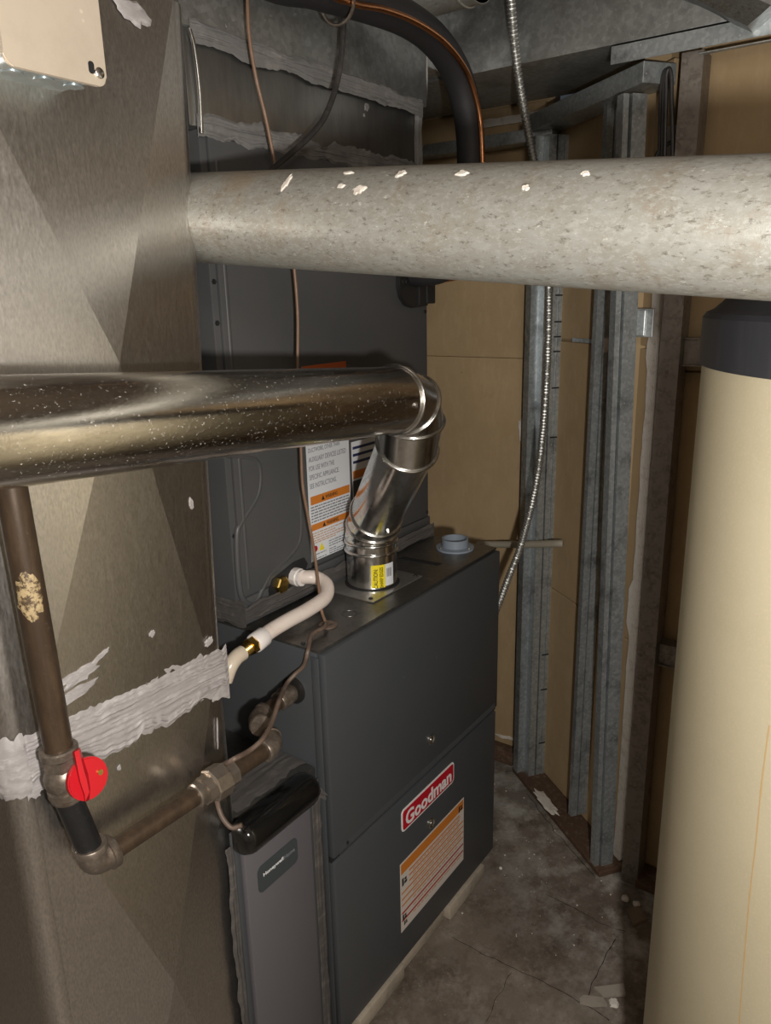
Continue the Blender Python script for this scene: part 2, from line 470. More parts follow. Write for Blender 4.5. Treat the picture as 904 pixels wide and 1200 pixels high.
def floor_material():
    m = mat('stained_concrete', (.185, .150, .118), rough=.55,
            mix=[('rough', u3(3.2), (.075, .057, .043), .44, .62), ('rough', u3(11), (.29, .25, .21), .50, .68), ('rough', u3(6), (.19, .165, .14), .52, .60),
                 ('rough', u3(28), (.085, .066, .052), .56, .74), ('spot', u3(55), (.42, .39, .35), .09, .03), ('noise', u3(90), (.20, .18, .16), .55, .8)],
            bump=[('rough', u3(30), .35, .004)])
    nt = m.node_tree; N = nt.nodes; Lk = nt.links
    bs = N['Principled BSDF']
    src = bs.inputs['Base Color'].links[0].from_socket
    # white mineral bloom on the slab along the foot of the diagonal wall
    geo = N.new('ShaderNodeNewGeometry')
    dt = N.new('ShaderNodeVectorMath'); dt.operation = 'DOT_PRODUCT'
    dt.inputs[1].default_value = (.797, -.604, 0)
    Lk.new(geo.outputs['Position'], dt.inputs[0])
    mr = N.new('ShaderNodeMapRange'); mr.inputs[1].default_value = .48; mr.inputs[2].default_value = .72
    Lk.new(dt.outputs['Value'], mr.inputs[0])
    ns = N.new('ShaderNodeTexNoise'); ns.inputs['Scale'].default_value = 9; ns.inputs['Detail'].default_value = 8; ns.inputs['Roughness'].default_value = .7
    Lk.new(geo.outputs['Position'], ns.inputs['Vector'])
    r2 = N.new('ShaderNodeMapRange'); r2.inputs[1].default_value = .47; r2.inputs[2].default_value = .68
    Lk.new(ns.outputs[0], r2.inputs[0])
    mu = N.new('ShaderNodeMath'); mu.operation = 'MULTIPLY'
    Lk.new(mr.outputs[0], mu.inputs[0]); Lk.new(r2.outputs[0], mu.inputs[1])
    mx = N.new('ShaderNodeMix'); mx.data_type = 'RGBA'
    Lk.new(mu.outputs[0], mx.inputs[0]); Lk.new(src, mx.inputs[6]); mx.inputs[7].default_value = (.50, .48, .44, 1)
    Lk.new(mx.outputs[2], bs.inputs['Base Color'])
    return m
M['floor'] = floor_material()

# ------------------------------------------------------------------ the setting
def struct(name, bm, m, smooth=0, label=None):
    o = finish(name, bm, m, None, smooth)
    o['kind'] = 'structure'
    if label: o['label'] = label
    o['category'] = name.split('_')[0]
    return o
TOP = 2.34
floor = struct('floor', box(B(), -2.5, 1.6, -2.6, 1.6, FLOOR - .06, FLOOR), M['floor'], label='stained grey-brown concrete floor with cracks and pale bloom')
struct('ceiling', box(B(), -2.5, 1.6, -2.6, 1.6, TOP, TOP + .05), M['ceiling'], label='dark board ceiling above the ducts')
struct('wall_left', box(B(), -2.5, -2.45, -2.55, 1.6, FLOOR, TOP), M['room_wall'], label='plain room wall out of view on the left')
struct('wall_front', box(B(), -2.45, 1.6, -2.6, -2.55, FLOOR, TOP), M['room_wall'], label='plain room wall behind the viewer')
struct('wall_rear', box(B(), -2.45, 1.15, 1.55, 1.6, FLOOR, TOP), M['room_wall'], label='plain room wall beyond the ducts')

def crack(pts, wd, seed):
    p = [P(x, y, 'z', FLOOR + .0006) for x, y in pts]
    p = resample(cat_rom(p, 10), 0.012)
    bm = B(); prev = None
    for i, c in enumerate(p):
        t = (p[min(i + 1, len(p) - 1)] - p[max(i - 1, 0)]).normalized()
        nrm = Vector((-t.y, t.x, 0))
        c = c + nrm * (.006 * noise.noise((i * .35, seed, 1)))
        ww = .55 * wd * (.4 + .8 * abs(noise.noise((i * .5, seed, 5))))
        a = bm.verts.new(c + nrm * ww); b = bm.verts.new(c - nrm * ww)
        if prev: bm.faces.new((prev[0], a, b, prev[1]))
        prev = (a, b)
    finish('crack', bm, M['crack'], floor, 0)
crack([(530, 1098), (575, 1122), (640, 1152), (690, 1180), (720, 1198)], .0030, 1)
crack([(640, 1048), (675, 1065), (705, 1082), (735, 1092)], .0025, 2)
crack([(722, 1100), (705, 1130), (692, 1160), (684, 1175)], .0030, 3)
crack([(600, 1140), (585, 1165), (570, 1198)], .0018, 4)
crack([(618, 930), (640, 960), (660, 985), (700, 1030)], .0035, 5)

# back wall: gypsum sheets seen from their paper side
wb = struct('wall_back', box(B(), 1.165, 1.20, .10, 1.55, FLOOR, TOP), M['drywall'], label='tan paper-faced drywall behind the furnace')
def sheet(x0, x1, y0, y1, z0, z1, par):
    return finish('drywall_sheet', box(B(), x0, x1, y0, y1, z0, z1, .0008), M['drywall'], par, 40)
sheet(1.15, 1.165, .12, 1.5, FLOOR + .05, 1.2955, wb)
sheet(1.15, 1.165, .12, 1.5, 1.297, 1.968, wb)
bm = B()
for k, (px, py, a, b) in enumerate([(588, 863, .022, .006), (598, 865, .02, .006), (607, 862, .012, .007)]):
    patch(bm, P(px, py, 'x', 1.149), (0, 1, 0), (0, 0, 1), (-1, 0, 0), a, b, k * 3.1, .002)
patch(bm, P(612, 505, 'x', 1.149), (0, 1, 0), (0, 0, 1), (-1, 0, 0), .012, .045, 5.3, .003)
tag(finish('torn_paper', bm, M['gypsum'], wb, 40), 'white patches of torn drywall paper')
finish('torn_edge', prism(B(), [(.10 + .02 * i, 1.945 + .006 * noise.noise((i * .7, 2, 2))) for i in range(15)] + [(.38, 1.925), (.10, 1.925)], 'x', 1.145, 1.165), M['gypsum'], wb, 0)
finish('bottom_plate', box(B(), 1.11, 1.165, .12, 1.5, FLOOR, FLOOR + .05, .003), M['rot'], wb, 40)
finish('top_track', box(B(), 1.085, 1.149, .07, .9, 1.862, 1.893, .0015), M['stud'], wb, 40)

# diagonal wall piece with its steel studs
Q0 = Vector((1.075, .119, 0)); QD = Vector((-.604, -.797, 0)); QN = Vector((.797, -.604, 0))
def obox(bm, o, e1, e2, a0, a1, b0, b1, z0, z1, bev=0):
    vs_ = []
    for z in (z0, z1):
        for a, b in ((a0, b0), (a1, b0), (a1, b1), (a0, b1)):
            v = o + e1 * a + e2 * b; vs_.append(bm.verts.new((v.x, v.y, z)))
    fs = [bm.faces.new([vs_[i] for i in f]) for f in ((0, 3, 2, 1), (4, 5, 6, 7), (0, 1, 5, 4), (1, 2, 6, 5), (2, 3, 7, 6), (3, 0, 4, 7))]
    if bev:
        bmesh.ops.bevel(bm, geom=list({e for f in fs for e in f.edges}), offset=bev, segments=1, affect='EDGES')
    return bm
wd = struct('wall_corner', obox(B(), Q0, QD, QN, -.09, .47, .095, .13, FLOOR, 1.968), M['drywall'], label='angled tan drywall behind three galvanised studs')
for z0, z1 in ((FLOOR + .02, .62), (.623, 1.35), (1.356, 1.94)):
    finish('drywall_sheet', obox(B(), Q0, QD, QN, -.09, .455, .08, .095, z0, z1, .002), M['drywall'], wd, 0)
def stud(o, e_n, e_d, par, z0, z1, web=.066, fl=.035, m='stud', ribs=True, face=1, lean_=0.0):
    """C-shaped steel stud: web across the wall, flanges along it, a folded lip and two pressed grooves in the web"""
    g = .006
    line = [(0.0, -fl), (0, 0)]
    if ribs:
        line += [(web * .37, 0), (web * .385, -g * 2.4), (web * .44, -g * 2.4), (web * .455, 0), (web * .70, 0), (web * .72, -g * .6), (web * .76, -g * .6), (web * .78, 0)]
    line += [(web, 0), (web, -fl)]
    t = .0016
    bm = B()
    pts = []
    for i, (a, b) in enumerate(line):
        pts.append((a, b))
    back = []
    n = len(line)
    for i in range(n - 1, -1, -1):
        a, b = line[i]
        ox = t if i == 0 or i == 1 else (-t if i >= n - 2 else 0)
        oy = -t if 0 < i < n - 1 else 0
        back.append((a + ox, b + oy))
    poly = pts + back
    A = []; C = []
    for a, b in poly:
        v = o + e_n * a + e_d * (b * face)
        A.append(bm.verts.new((v.x, v.y, z0))); C.append(bm.verts.new((v.x - e_n.x * lean_ * (z1 - z0), v.y - e_n.y * lean_ * (z1 - z0), z1)))
    k = len(poly)
    for i in range(k):
        bm.faces.new((A[i], A[(i + 1) % k], C[(i + 1) % k], C[i]))
    for i in range(n - 1):
        j = k - 1 - i
        bm.faces.new((A[i], A[j], A[j - 1], A[i + 1])); bm.faces.new((C[i], C[i + 1], C[j - 1], C[j]))
    return finish('stud', bm, M[m], par, 20)
def slots(o, e_n, e_d, par, zs, a=.05):
    bm = B()
    for z in zs:
        obox(bm, o, e_n, e_d, a - .012, a + .010, .0, .0012, z, z + .004)
    return finish('punched_slots', bm, M['seam'], par, 0)
sA = Q0 + QD * .015
stA = stud(sA, QN, QD, wd, FLOOR + .01, 1.87, .030, .03, ribs=False)
stA2 = stud(sA + QD * .03 + QN * .024, QN, QD, wd, FLOOR, 1.87, .058, .03)
slots(sA + QD * .03 + QN * .024, QN, QD, stA2, (.40, .28, .09, 1.32, 1.40, 1.47, 1.36, 1.22, 1.08), .045)
sB = Q0 + QD * .300 + QN * .026
stB = stud(sB, QN, QD, wd, FLOOR + .05, 1.885, .050, .016)
sC = Q0 + QD * .465 + QN * .002
stC = stud(sC, QN, QD, wd, FLOOR, 1.865, .013, .022, ribs=False, lean_=.024)
stC2 = stud(sC + QN * .018 + QD * .006, QN, QD, wd, FLOOR, 1.865, .034, .030, ribs=False, lean_=.024)
# a stud stub behind, tan chip showing through a punched hole
finish('punched_hole', obox(B(), sB, QN, QD, .024, .036, .0002, .0012, 1.335, 1.37), M['gypsum'], stB, 0)
finish('bottom_plate', obox(B(), Q0, QD, QN, -.02, .49, 0, .085, FLOOR, FLOOR + .018, .003), M['rot'], wd, 0)
finish('top_track', obox(B(), Q0, QD, QN, -.05, .47, -.004, .075, 1.885, 1.925, .001), M['stud'], wd, 0)
# broken white board edge beside the dark stud
bm = B()
zz = [FLOOR + .02 + i * .03 for i in range(62)]
o_ = Q0 + QD * .448 + QN * .078
prev = None
for i, z in enumerate(zz):
    a = .004 + .006 * noise.noise((i * .45, 4, 4)) + (.012 if .66 < z < .78 else 0) + (.010 if 1.30 < z < 1.36 else 0)
    p = o_ - QN * .004
    L = p - QD * a
    R = p + QD * .022
    v = [bm.verts.new((L.x, L.y, z)), bm.verts.new((R.x, R.y, z)), bm.verts.new((R.x + QN.x * .012, R.y + QN.y * .012, z)), bm.verts.new((L.x + QN.x * .012, L.y + QN.y * .012, z))]
    if prev:
        for k in range(4):
            bm.faces.new((prev[k], prev[(k + 1) % 4], v[(k + 1) % 4], v[k]))
    else: bm.faces.new(v[::-1])
    prev = v
bm.faces.new(prev)
tag(finish('gypsum_edge', bm, M['gypsum'], wd, 0), 'white crumbling gypsum edge')
bm = B()
box(bm, .842, .846, -.292, -.240, 1.378, 1.440, .001); box(bm, .838, .862, -.243, -.239, 1.378, 1.440, .001); box(bm, .836, .843, -.276, -.256, 1.380, 1.438, .002)
tag(finish('bracket_clip', bm, M['stud'], wd, 0), 'small grey bent metal clip')
finish('nail_strip', obox(B(), Q0, QD, QN, .12, .27, .070, .079, 1.352, 1.362), M['stud'], wd, 0)

# right wall behind the tank: dark, with its own track, stud and cross channels
wr = struct('wall_right', box(B(), .895, .93, -2.55, -.22, FLOOR, 1.968), M['drywall'], label='tan drywall in shade behind the tank')
finish('drywall_sheet', box(B(), .88, .895, -2.5, -.33, FLOOR + .02, 1.30, .002), M['drywall'], wr, 40)
finish('drywall_sheet', box(B(), .88, .895, -2.5, -.33, 1.304, 1.94, .002), M['drywall'], wr, 40)
bm = B()
box(bm, .785, .787, -2.4, -.185, 1.928, 1.963)
box(bm, .785, .85, -2.4, -.185, 1.961, 1.963)
box(bm, .786, .80, -2.4, -.36, 1.918, 1.9195)
finish('top_track', bm, M['stud'], wr, 0)
tag(stud(Vector((.806, -.322, 0)), Vector((0, -1, 0)), Vector((-1, 0, 0)), wr, FLOOR, 1.93, .042, .06, 'stud_dark', False), 'brown-stained dark stud at the wall corner')
stud(Vector((.808, -.70, 0)), Vector((0, -1, 0)), Vector((-1, 0, 0)), wr, FLOOR, 1.93, .042, .06, 'stud_dark', False)
for z0, z1 in ((1.318, 1.378), (.598, .655)):
    bm = B()
    box(bm, .835, .837, -.70, -.365, z0, z1); box(bm, .825, .865, -.70, -.365, z1 - .002, z1); box(bm, .825, .865, -.70, -.365, z0, z0 + .002)
    finish('cross_channel', bm, M['stud_dark'], wr, 0)
finish('bottom_plate', box(B(), .80, .88, -2.5, -.36, FLOOR, FLOOR + .02, .003), M['rot'], wr, 40)

# ------------------------------------------------------------------ furnace
fu = thing('furnace', (W / 2, .36, 0), 'charcoal gas furnace cabinet with red logo badge, standing on bricks', 'furnace')
bm = B(); box(bm, 0, W, .012, .72, 0, H - .004, .003)
finish('cabinet', bm, M['furnace'], fu, 40)
finish('top_panel', prism(B(), rrect(.0005, W - .0005, .004, .719, .004, 2), 'z', H - .005, H, .0015), M['furnace_top'], fu, 40)
bm = B(); box(bm, .004, W - .003, -.006, .013, .440, H - .006, .004)
up_door = finish('upper_door', bm, M['furnace'], fu, 40)
bm = B(); box(bm, .004, W - .010, -.006, .013, .004, .431, .004)
lo_door = finish('lower_door', bm, M['furnace'], fu, 40)
finish('door_fold', prism(B(), [(-.006, .440), (-.008, .446), (-.006, .458)], 'x', .02, W - .02), M['furnace'], up_door, 0)
finish('door_gap', box(B(), .003, W - .003, .0, .0125, .430, .4405), M['seam'], fu, 0)
bm = B(); box(bm, -.003, .0, .004, .020, .0, H - .012, .001)
finish('corner_flange', bm, M['furnace'], fu, 40)
for (x, z) in ((.355, .517),):
    bm = B(); lathe(bm, [(.0125, 0), (.0125, -.003), (.0105, -.0045), (.008, -.002), (.005, -.002), (.004, -.0035), (.0001, -.0035)], (x, -.006, z), 20, 'y')
    lt = finish('door_latch', bm, M['steel'], up_door, 40)
    finish('latch_slot', lathe(B(), [(.006, 0), (.0001, -.0006)], (x, -.0083, z), 16, 'y'), M['seam'], lt) if False else None
    finish('latch_core', box(B(), x - .005, x + .005, -.0108, -.0078, z - .003, z + .003, .001), M['seam'], lt, 30) if False else None
bm = B(); lathe(bm, [(.0125, 0), (.0125, -.003), (.0105, -.0045), (.008, -.002), (.005, -.002), (.004, -.0035), (.0001, -.0035)], (.353, -.006, .298), 20, 'y')
finish('door_latch', bm, M['steel'], lo_door, 40)
screw('screw', (.045, -.006, .452), .0035, M['dark_screw'], up_door)
# red badge
bd = finish('logo_badge', prism(B(), rrect(.2325, .457, .349, .405, .009), 'y', -.0062, -.0078, .0006), M['white_ink'], lo_door, 40)
bd['label'] = 'red badge with a white rim and white lettering'
finish('badge_field', prism(B(), rrect(.2365, .453, .353, .401, .007), 'y', -.0078, -.0086), M['logo_red'], fu, 40)
text('badge_lettering', 'Goodman', .196, .036, (.345, -.0087, .3755), M['white_ink'], fu, .022)
# operating label with orange heading and ruled lines
LX0, LX1, LZ0, LZ1 = .224, .508, .088, .272
fl = finish('instruction_label', box(B(), LX0, LX1, -.0068, -.0061, LZ0, LZ1), M['label_cream'], lo_door, 0)
fl['label'] = 'cream instruction label with an orange heading and ruled lines'
hh = LZ1 - LZ0
def stripe(bm, a, b, y=-.0071, x0=LX0 + .003, x1=LX1 - .003, z1=LZ1, h=hh):
    box(bm, x0, x1, y, -.0069, z1 - b * h, z1 - a * h)
bm = B(); stripe(bm, .02, .16)
finish('label_heading', bm, M['orange'], fu, 0)
bm = B()
for a in (.20, .27, .35, .43, .52, .61):
    stripe(bm, a, a + .022, x0=LX0 + .035 if a < .38 else LX0 + .004, x1=LX1 - .022 if a < .3 else LX1 - .003)
finish('ruled_lines', bm, M['orange'], fu, 0)
bm = B()
for a in (.72, .83): stripe(bm, a, a + .026, x0=LX0 + .004)
finish('red_lines', bm, M['label_red'], fu, 0)
bm = B()
random.seed(4)
for a in (.235, .31, .39, .475, .565, .66, .775, .88):
    x = LX0 + .05
    while x < LX1 - .03:
        l = random.uniform(.006, .03)
        stripe(bm, a, a + .018, x0=x, x1=min(x + l, LX1 - .01)); x += l + .004
finish('fine_print', bm, M['orange_print'], fu, 0)
def pict(bm, x, z, s):
    box(bm, x, x + s * .35, -.0072, -.0069, z, z + s); box(bm, x + s * .45, x + s, -.0072, -.0069, z + s * .1, z + s * .45)
    box(bm, x + s * .5, x + s * .9, -.0072, -.0069, z + s * .55, z + s * .85)
bm = B(); pict(bm, LX0 + .006, LZ1 - .062, .020); pict(bm, LX1 - .026, LZ1 - .030, .018); pict(bm, LX0 + .006, LZ0 + .028, .016); pict(bm, LX0 + .012, LZ0 + .012, .012)
tag(finish('pictograms', bm, M['black_ink'], fu, 0), kind='stuff')
# things on the top panel
cx, cy = .3265, .1235
vp = finish('vent_plate', prism(B(), [(.237, .215), (.418, .205), (.415, .050), (.231, .052)], 'z', H, H + .003, .0008), M['plate'], fu, 30)
finish('vent_hole', lathe(B(), [(.060, 0), (.060, .0012), (.0001, .0012)], (cx, cy, H + .003), 40), M['seam'], fu, 30)
for x, y in ((.245, .068), (.405, .062), (.40, .19)):
    screw('screw', (x, y, H + .003), .004, M['dark_screw'], vp, 'z')
bm = B()
lathe(bm, [(.047, 0), (.047, .004), (.033, .006), (.033, .026), (.029, .026), (.029, .004), (.0001, .004)], (.628, .090, H), 40)
vpt = finish('air_inlet_flange', bm, M['port'], fu, 30); vpt['label'] = 'blue-grey plastic flange with an open collar'
for a in (30, 150, 270):
    screw('screw', (.628 + .040 * math.cos(math.radians(a)), .090 + .040 * math.sin(math.radians(a)), H + .0042), .003, M['steel'], vpt, 'z')
finish('inlet_bore', lathe(B(), [(.0285, 0), (.0285, .001), (.0001, .001)], (.628, .090, H + .0045), 30), M['seam'], fu, 30)
finish('knockout_slot', prism(B(), [(.485, .165), (.505, .160), (.512, .058), (.494, .060)], 'z', H, H + .0012), M['seam'], fu, 0)
finish('cable_grommet', lathe(B(), [(.018, 0), (.018, .003), (.013, .005), (.007, .003), (.0001, .002)], (.098, .062, H), 24), M['cable'], fu, 40)
screw('screw', (.012, .05, H), .004, M['dark_screw'], fu, 'z')
bead(B(), (0, 0, 0), (0, 0, 1), .03, .001).free()
bm = B(); bead(bm, (.165, .062, H + .0002), (0, 0, 1), .015, .001, 24, 6); finish('knockout_ring', bm, M['furnace_top'], fu, 60)
bm = B(); lathe(bm, [(.026, .0), (.026, -.005), (.019, -.006), (.0001, -.006)], (0, .067, .784), 24, 'x'); finish('gas_grommet', bm, M['rubber'], fu, 40)

# bricks under the furnace
for k, (x0, x1, lab) in enumerate(((.055, .228, 'tan brick under the furnace front, nearest the filter door'), (.236, .425, 'grey brick under the middle of the furnace front'), (.432, .615, 'tan brick under the furnace front, farthest from the filter door'))):
    bm = B(); box(bm, x0, x1, -.012 + .012 * (k == 1), .20, FLOOR, -.001, .004)
    for v in bm.verts: v.co.y += .003 * noise.noise((v.co.x * 30, k, v.co.z * 40))
    tag(finish('brick', bm, M['block'], None, 40), lab, 'brick', 'bricks under the furnace')

# ------------------------------------------------------------------ evaporator coil case on the furnace
YC = .2
co = thing('evaporator_coil', (W / 2, .46, H), 'tall grey cooling coil case on the furnace, with white warning label', 'coil case')
bm = B(); box(bm, .0, W, YC + .004, .70, H + .052, 1.745, .003)
finish('cabinet', bm, M['coil'], co, 40)
bm = B(); box(bm, .003, W - .003, YC - .010, .70, H + .002, H + .028, .006); box(bm, .0, W, YC - .002, .70, H + .026, H + .053, .004)
finish('base_flange', bm, M['coil'], co, 40)
bm = B(); box(bm, .014, W - .012, YC - .003, YC + .006, H + .056, 1.735, .003)
cp = finish('front_panel', bm, M['coil'], co, 40)
# pressed outline in the panel
def c5(x, y): return P(230 + x / 2.727, 300 + y / 2.727, 'y', YC - .003)
bm = B(); sweep(bm, cat_rom([c5(*q) + Vector((0, .0046, 0)) for q in ((92, 560), (95, 625), (130, 640), (190, 650), (208, 690), (200, 765), (150, 850), (135, 900), (142, 1050), (160, 1105), (195, 1105), (240, 1020), (300, 960), (335, 900), (335, 760), (330, 620))], 6), .0062, 12)
finish('pressed_ridge', bm, M['coil'], cp, 60)
bm = B(); sweep(bm, [(.030, YC + .0015, H + .07), (.030, YC + .0015, 1.70)], .006, 12); finish('pressed_ridge', bm, M['coil'], cp, 60)
for q in ((251, 379), (276, 629), (498, 365), (500, 600), (246, 330)):
    p = P(q[0], q[1], 'y', YC - .002); screw('screw', (min(max(p.x, .008), W - .006), YC - (.003 if .014 < p.x < W - .012 else -.004), p.z), .004, M['dark_screw'], co)
# drain ports
finish('port_plate', prism(B(), [(.083, .905), (.112, .905), (.186, .925), (.200, .945), (.190, .962), (.158, .962), (.092, .945), (.080, .925)], 'y', YC - .0045, YC - .003, .0005), M['seam'], co, 0)
bm = B(); lathe(bm, [(.018, 0), (.018, -.012), (.015, -.014), (.0001, -.014)], (.112, YC - .003, .929), 6, 'y'); tag(finish('drain_plug', bm, M['brass'], co, 20), 'brass hexagon plug')
# white warning label on the panel
yl = YC - .0036
wl = finish('warning_label', box(B(), .213, .353, yl, YC - .0028, .944, 1.350), M['label_white'], cp, 0)
wl['label'] = 'white warning label with orange bars'
bm = B(); box(bm, .213, .353, yl - .0002, yl, 1.325, 1.350)
finish('label_heading', bm, M['orange_red'], co, 0)
bm = B(); box(bm, .219, .350, yl - .0002, yl, 1.066, 1.084); box(bm, .218, .350, yl - .0002, yl, 1.010, 1.024)
finish('label_bars', bm, M['orange'], co, 0)
for i, ln in enumerate(('THIS PRODUCT MUST', 'NOT BE INSTALLED IN', 'DUCTWORK, OTHER THAN', 'AUXILIARY DEVICES LISTED', 'FOR USE WITH THE', 'SPECIFIC APPLIANCE.', 'SEE INSTRUCTIONS.')):
    text('label_lettering', ln, len(ln) * .0051, .0105, (.219, yl - .0002, 1.217 - i * .0185), M['grey_ink'], co, .004, 'LEFT', .0001)
for z in (1.075, 1.017): text('label_lettering', 'WARNING', .040, .008, (.287, yl - .0003, z), M['black_ink'], co, .01, 'CENTER', .0001)
for z in (1.075, 1.017):
    finish('warning_triangle', prism(B(), [(.254, z - .005), (.264, z - .005), (.259, z + .005)], 'y', yl - .0004, yl), M['black_ink'], co, 0)
def print_lines(bm, x0, x1, z0, z1, step, h, y, seed):
    rnd = random.Random(seed); z = z1
    while z > z0:
        x = x0
        end = x1 - rnd.choice((0, 0, 0, .02, .05))
        while x < end:
            l = rnd.uniform(.004, .014)
            box(bm, x, min(x + l, end), y - .0002, y, z - h, z); x += l + .002
        z -= step
bm = B(); print_lines(bm, .219, .348, 1.030, 1.062, .0062, .0028, yl, 1); finish('fine_print', bm, M['grey_ink'], co, 0)
bm = B(); print_lines(bm, .219, .346, .984, 1.005, .0055, .0024, yl, 2); print_lines(bm, .219, .346, .980, .984, .0055, .0024, yl, 5); finish('fine_print', bm, M['orange_print'], co, 0)
bm = B(); print_lines(bm, .272, .345, .962, .976, .0055, .0022, yl, 3); print_lines(bm, .220, .262, .948, .958, .0048, .002, yl, 4); print_lines(bm, .272, .345, .948, .958, .0048, .002, yl, 6); finish('fine_print', bm, M['grey_ink'], co, 0)
bm = B(); prism(bm, [(.238, .962), (.256, .962), (.247, .979)], 'y', yl - .0003, yl); finish('hazard_sign', bm, M['yellow'], co, 0)
bm = B(); lathe(bm, [(.007, 0), (.007, -.0003), (.0001, -.0003)], (.227, yl, .970), 16, 'y'); finish('hazard_sign', bm, M['label_red'], co, 0)
# second label, partly behind the vent
l2 = finish('wiring_label', box(B(), .362, .47, yl, YC - .0028, .985, 1.175), M['label_white'], cp, 0); l2['label'] = 'label with dark stripes behind the vent pipe'
bm = B()
for z in (1.158, 1.142, 1.126): box(bm, .366, .466, yl - .0002, yl, z, z + .006)
finish('label_bars', bm, M['navy'], co, 0)
bm = B(); box(bm, .364, .468, yl - .0002, yl, 1.092, 1.110); finish('label_bars', bm, M['orange'], co, 0)
bm = B(); box(bm, .364, .468, yl - .0002, yl, 1.0, 1.088); finish('label_panel', bm, M['badge'], co, 0)
# black rubber seal where the refrigerant tubes enter
gp = [(.665, 1.56), (.56, 1.56), (.545, 1.53), (.543, 1.50), (.552, 1.475), (.572, 1.458), (.60, 1.452), (.665, 1.456)]
bm = B(); prism(bm, gp, 'y', YC - .014, YC - .003, .002); box(bm, .618, .626, YC - .020, YC - .013, 1.456, 1.52, .001); box(bm, .655, .692, YC - .018, YC + .01, 1.46, 1.56, .003)
rs_ = finish('tube_seal', bm, M['rubber'], co, 40); rs_['label'] = 'black rubber seal plate'
bead(bm := B(), (.562, YC - .015, 1.51), (0, 1, 0), .007, .0015, 20, 6); finish('seal_rivet', bm, M['rubber'], co, 60)
# sealant smeared round the foot of the case
mastic('sealant', [(.0, YC - .012, H + .024), (.2, YC - .012, H + .026), (.45, YC - .012, H + .02), (W, YC - .012, H + .02)], (0, 0, 1), (0, -1, 0), .016, M['mastic_brown'], co, 3, .004)
mastic('sealant', [(-.001, .18, H + .03), (-.001, .30, H + .03), (-.001, .42, H + .03)], (0, 0, 1), (-1, 0, 0), .024, M['mastic_brown'], co, 8, .004, 40)

# ------------------------------------------------------------------ supply plenum over the coil
pn = thing('supply_plenum', (.33, .46, 1.745), 'dull sheet metal supply plenum with ragged grey sealant above the coil case', 'duct')
bm = B(); box(bm, -.022, .655, YC - .002, .70, 1.745, 1.884, .004)
finish('lower_box', bm, M['plenum'], pn, 40)
bm = B(); box(bm, -.14, .675, YC - .008, .75, 1.884, TOP, .004)
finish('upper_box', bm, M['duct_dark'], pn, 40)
bm = B(); box(bm, .6755, .682, YC - .004, .75, 1.905, TOP); box(bm, .682, .700, YC + .006, .75, 1.905, TOP)
finish('corner_flange', bm, M['duct'], pn, 0)
mastic('sealant', [(-.012, YC - .009, 1.880), (.2, YC - .009, 1.878), (.45, YC - .009, 1.879), (.655, YC - .009, 1.878)], (0, 0, 1), (0, -1, 0), .017, M['mastic_dim'], pn, 11, .005)
mastic('sealant', [(-.008, YC - .003, 1.748), (.2, YC - .003, 1.748), (.45, YC - .003, 1.750), (.655, YC - .003, 1.748)], (0, 0, 1), (0, -1, 0), .018, M['mastic_dim'], pn, 15, .006, rag=.8)
mastic('sealant', [(.645, YC - .003, 1.75), (.645, YC - .003, 1.82), (.645, YC - .003, 1.88)], (1, 0, 0), (0, -1, 0), .015, M['mastic_dim'], pn, 17, .005, 60)
bm = B(); sweep(bm, cat_rom([(-.010, YC - .006, 1.882), (-.006, YC - .010, 1.85), (-.004, YC - .011, 1.79), (-.006, YC - .010, 1.735)], 6), .0035, 10)
tag(finish('folded_edge', bm, M['steel'], pn, 60), 'bright folded metal edge')
bm = B(); patch(bm, P(430, 125, 'y', YC - .002), (1, 0, 0), (0, 0, 1), (0, -1, 0), .008, .008, 2.2, .0015); patch(bm, P(427, 135, 'y', YC - .002), (1, 0, 0), (0, 0, 1), (0, -1, 0), .004, .004, 3.2, .001)
finish('sealant_drips', bm, M['mastic_dim'], pn, 40)

# trunk duct running towards the viewer's right
td = thing('trunk_duct', (.97, -.6, 1.968), 'large rectangular galvanised trunk duct overhead at the right', 'duct')
bm = B(); box(bm, .80, 1.13, -2.3, .9, 1.968, TOP, .003)
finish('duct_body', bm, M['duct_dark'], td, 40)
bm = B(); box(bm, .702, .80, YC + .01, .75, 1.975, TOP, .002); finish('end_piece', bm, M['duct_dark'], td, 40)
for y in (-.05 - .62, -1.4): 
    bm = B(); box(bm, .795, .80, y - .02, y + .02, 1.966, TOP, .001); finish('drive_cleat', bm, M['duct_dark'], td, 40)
rd = thing('round_takeoff', (.59, .1, 2.03), 'short dusty round duct takeoff at the top, above the black foam pipe', 'duct')
bm = B(); shell(bm, (.59, .185, 2.115), (.59, .02, 2.115), .082); finish('collar', bm, M['zinc'], rd, 40)
finish('end_cap', lathe(B(), [(.0815, 0), (.0815, .004), (.0001, .004)], (.59, .024, 2.115), 40, 'y'), M['zinc'], rd, 40)
bm = B(); bead(bm, (.59, .05, 2.115), (0, 1, 0), .082, .003); finish('bead', bm, M['zinc'], rd, 60)
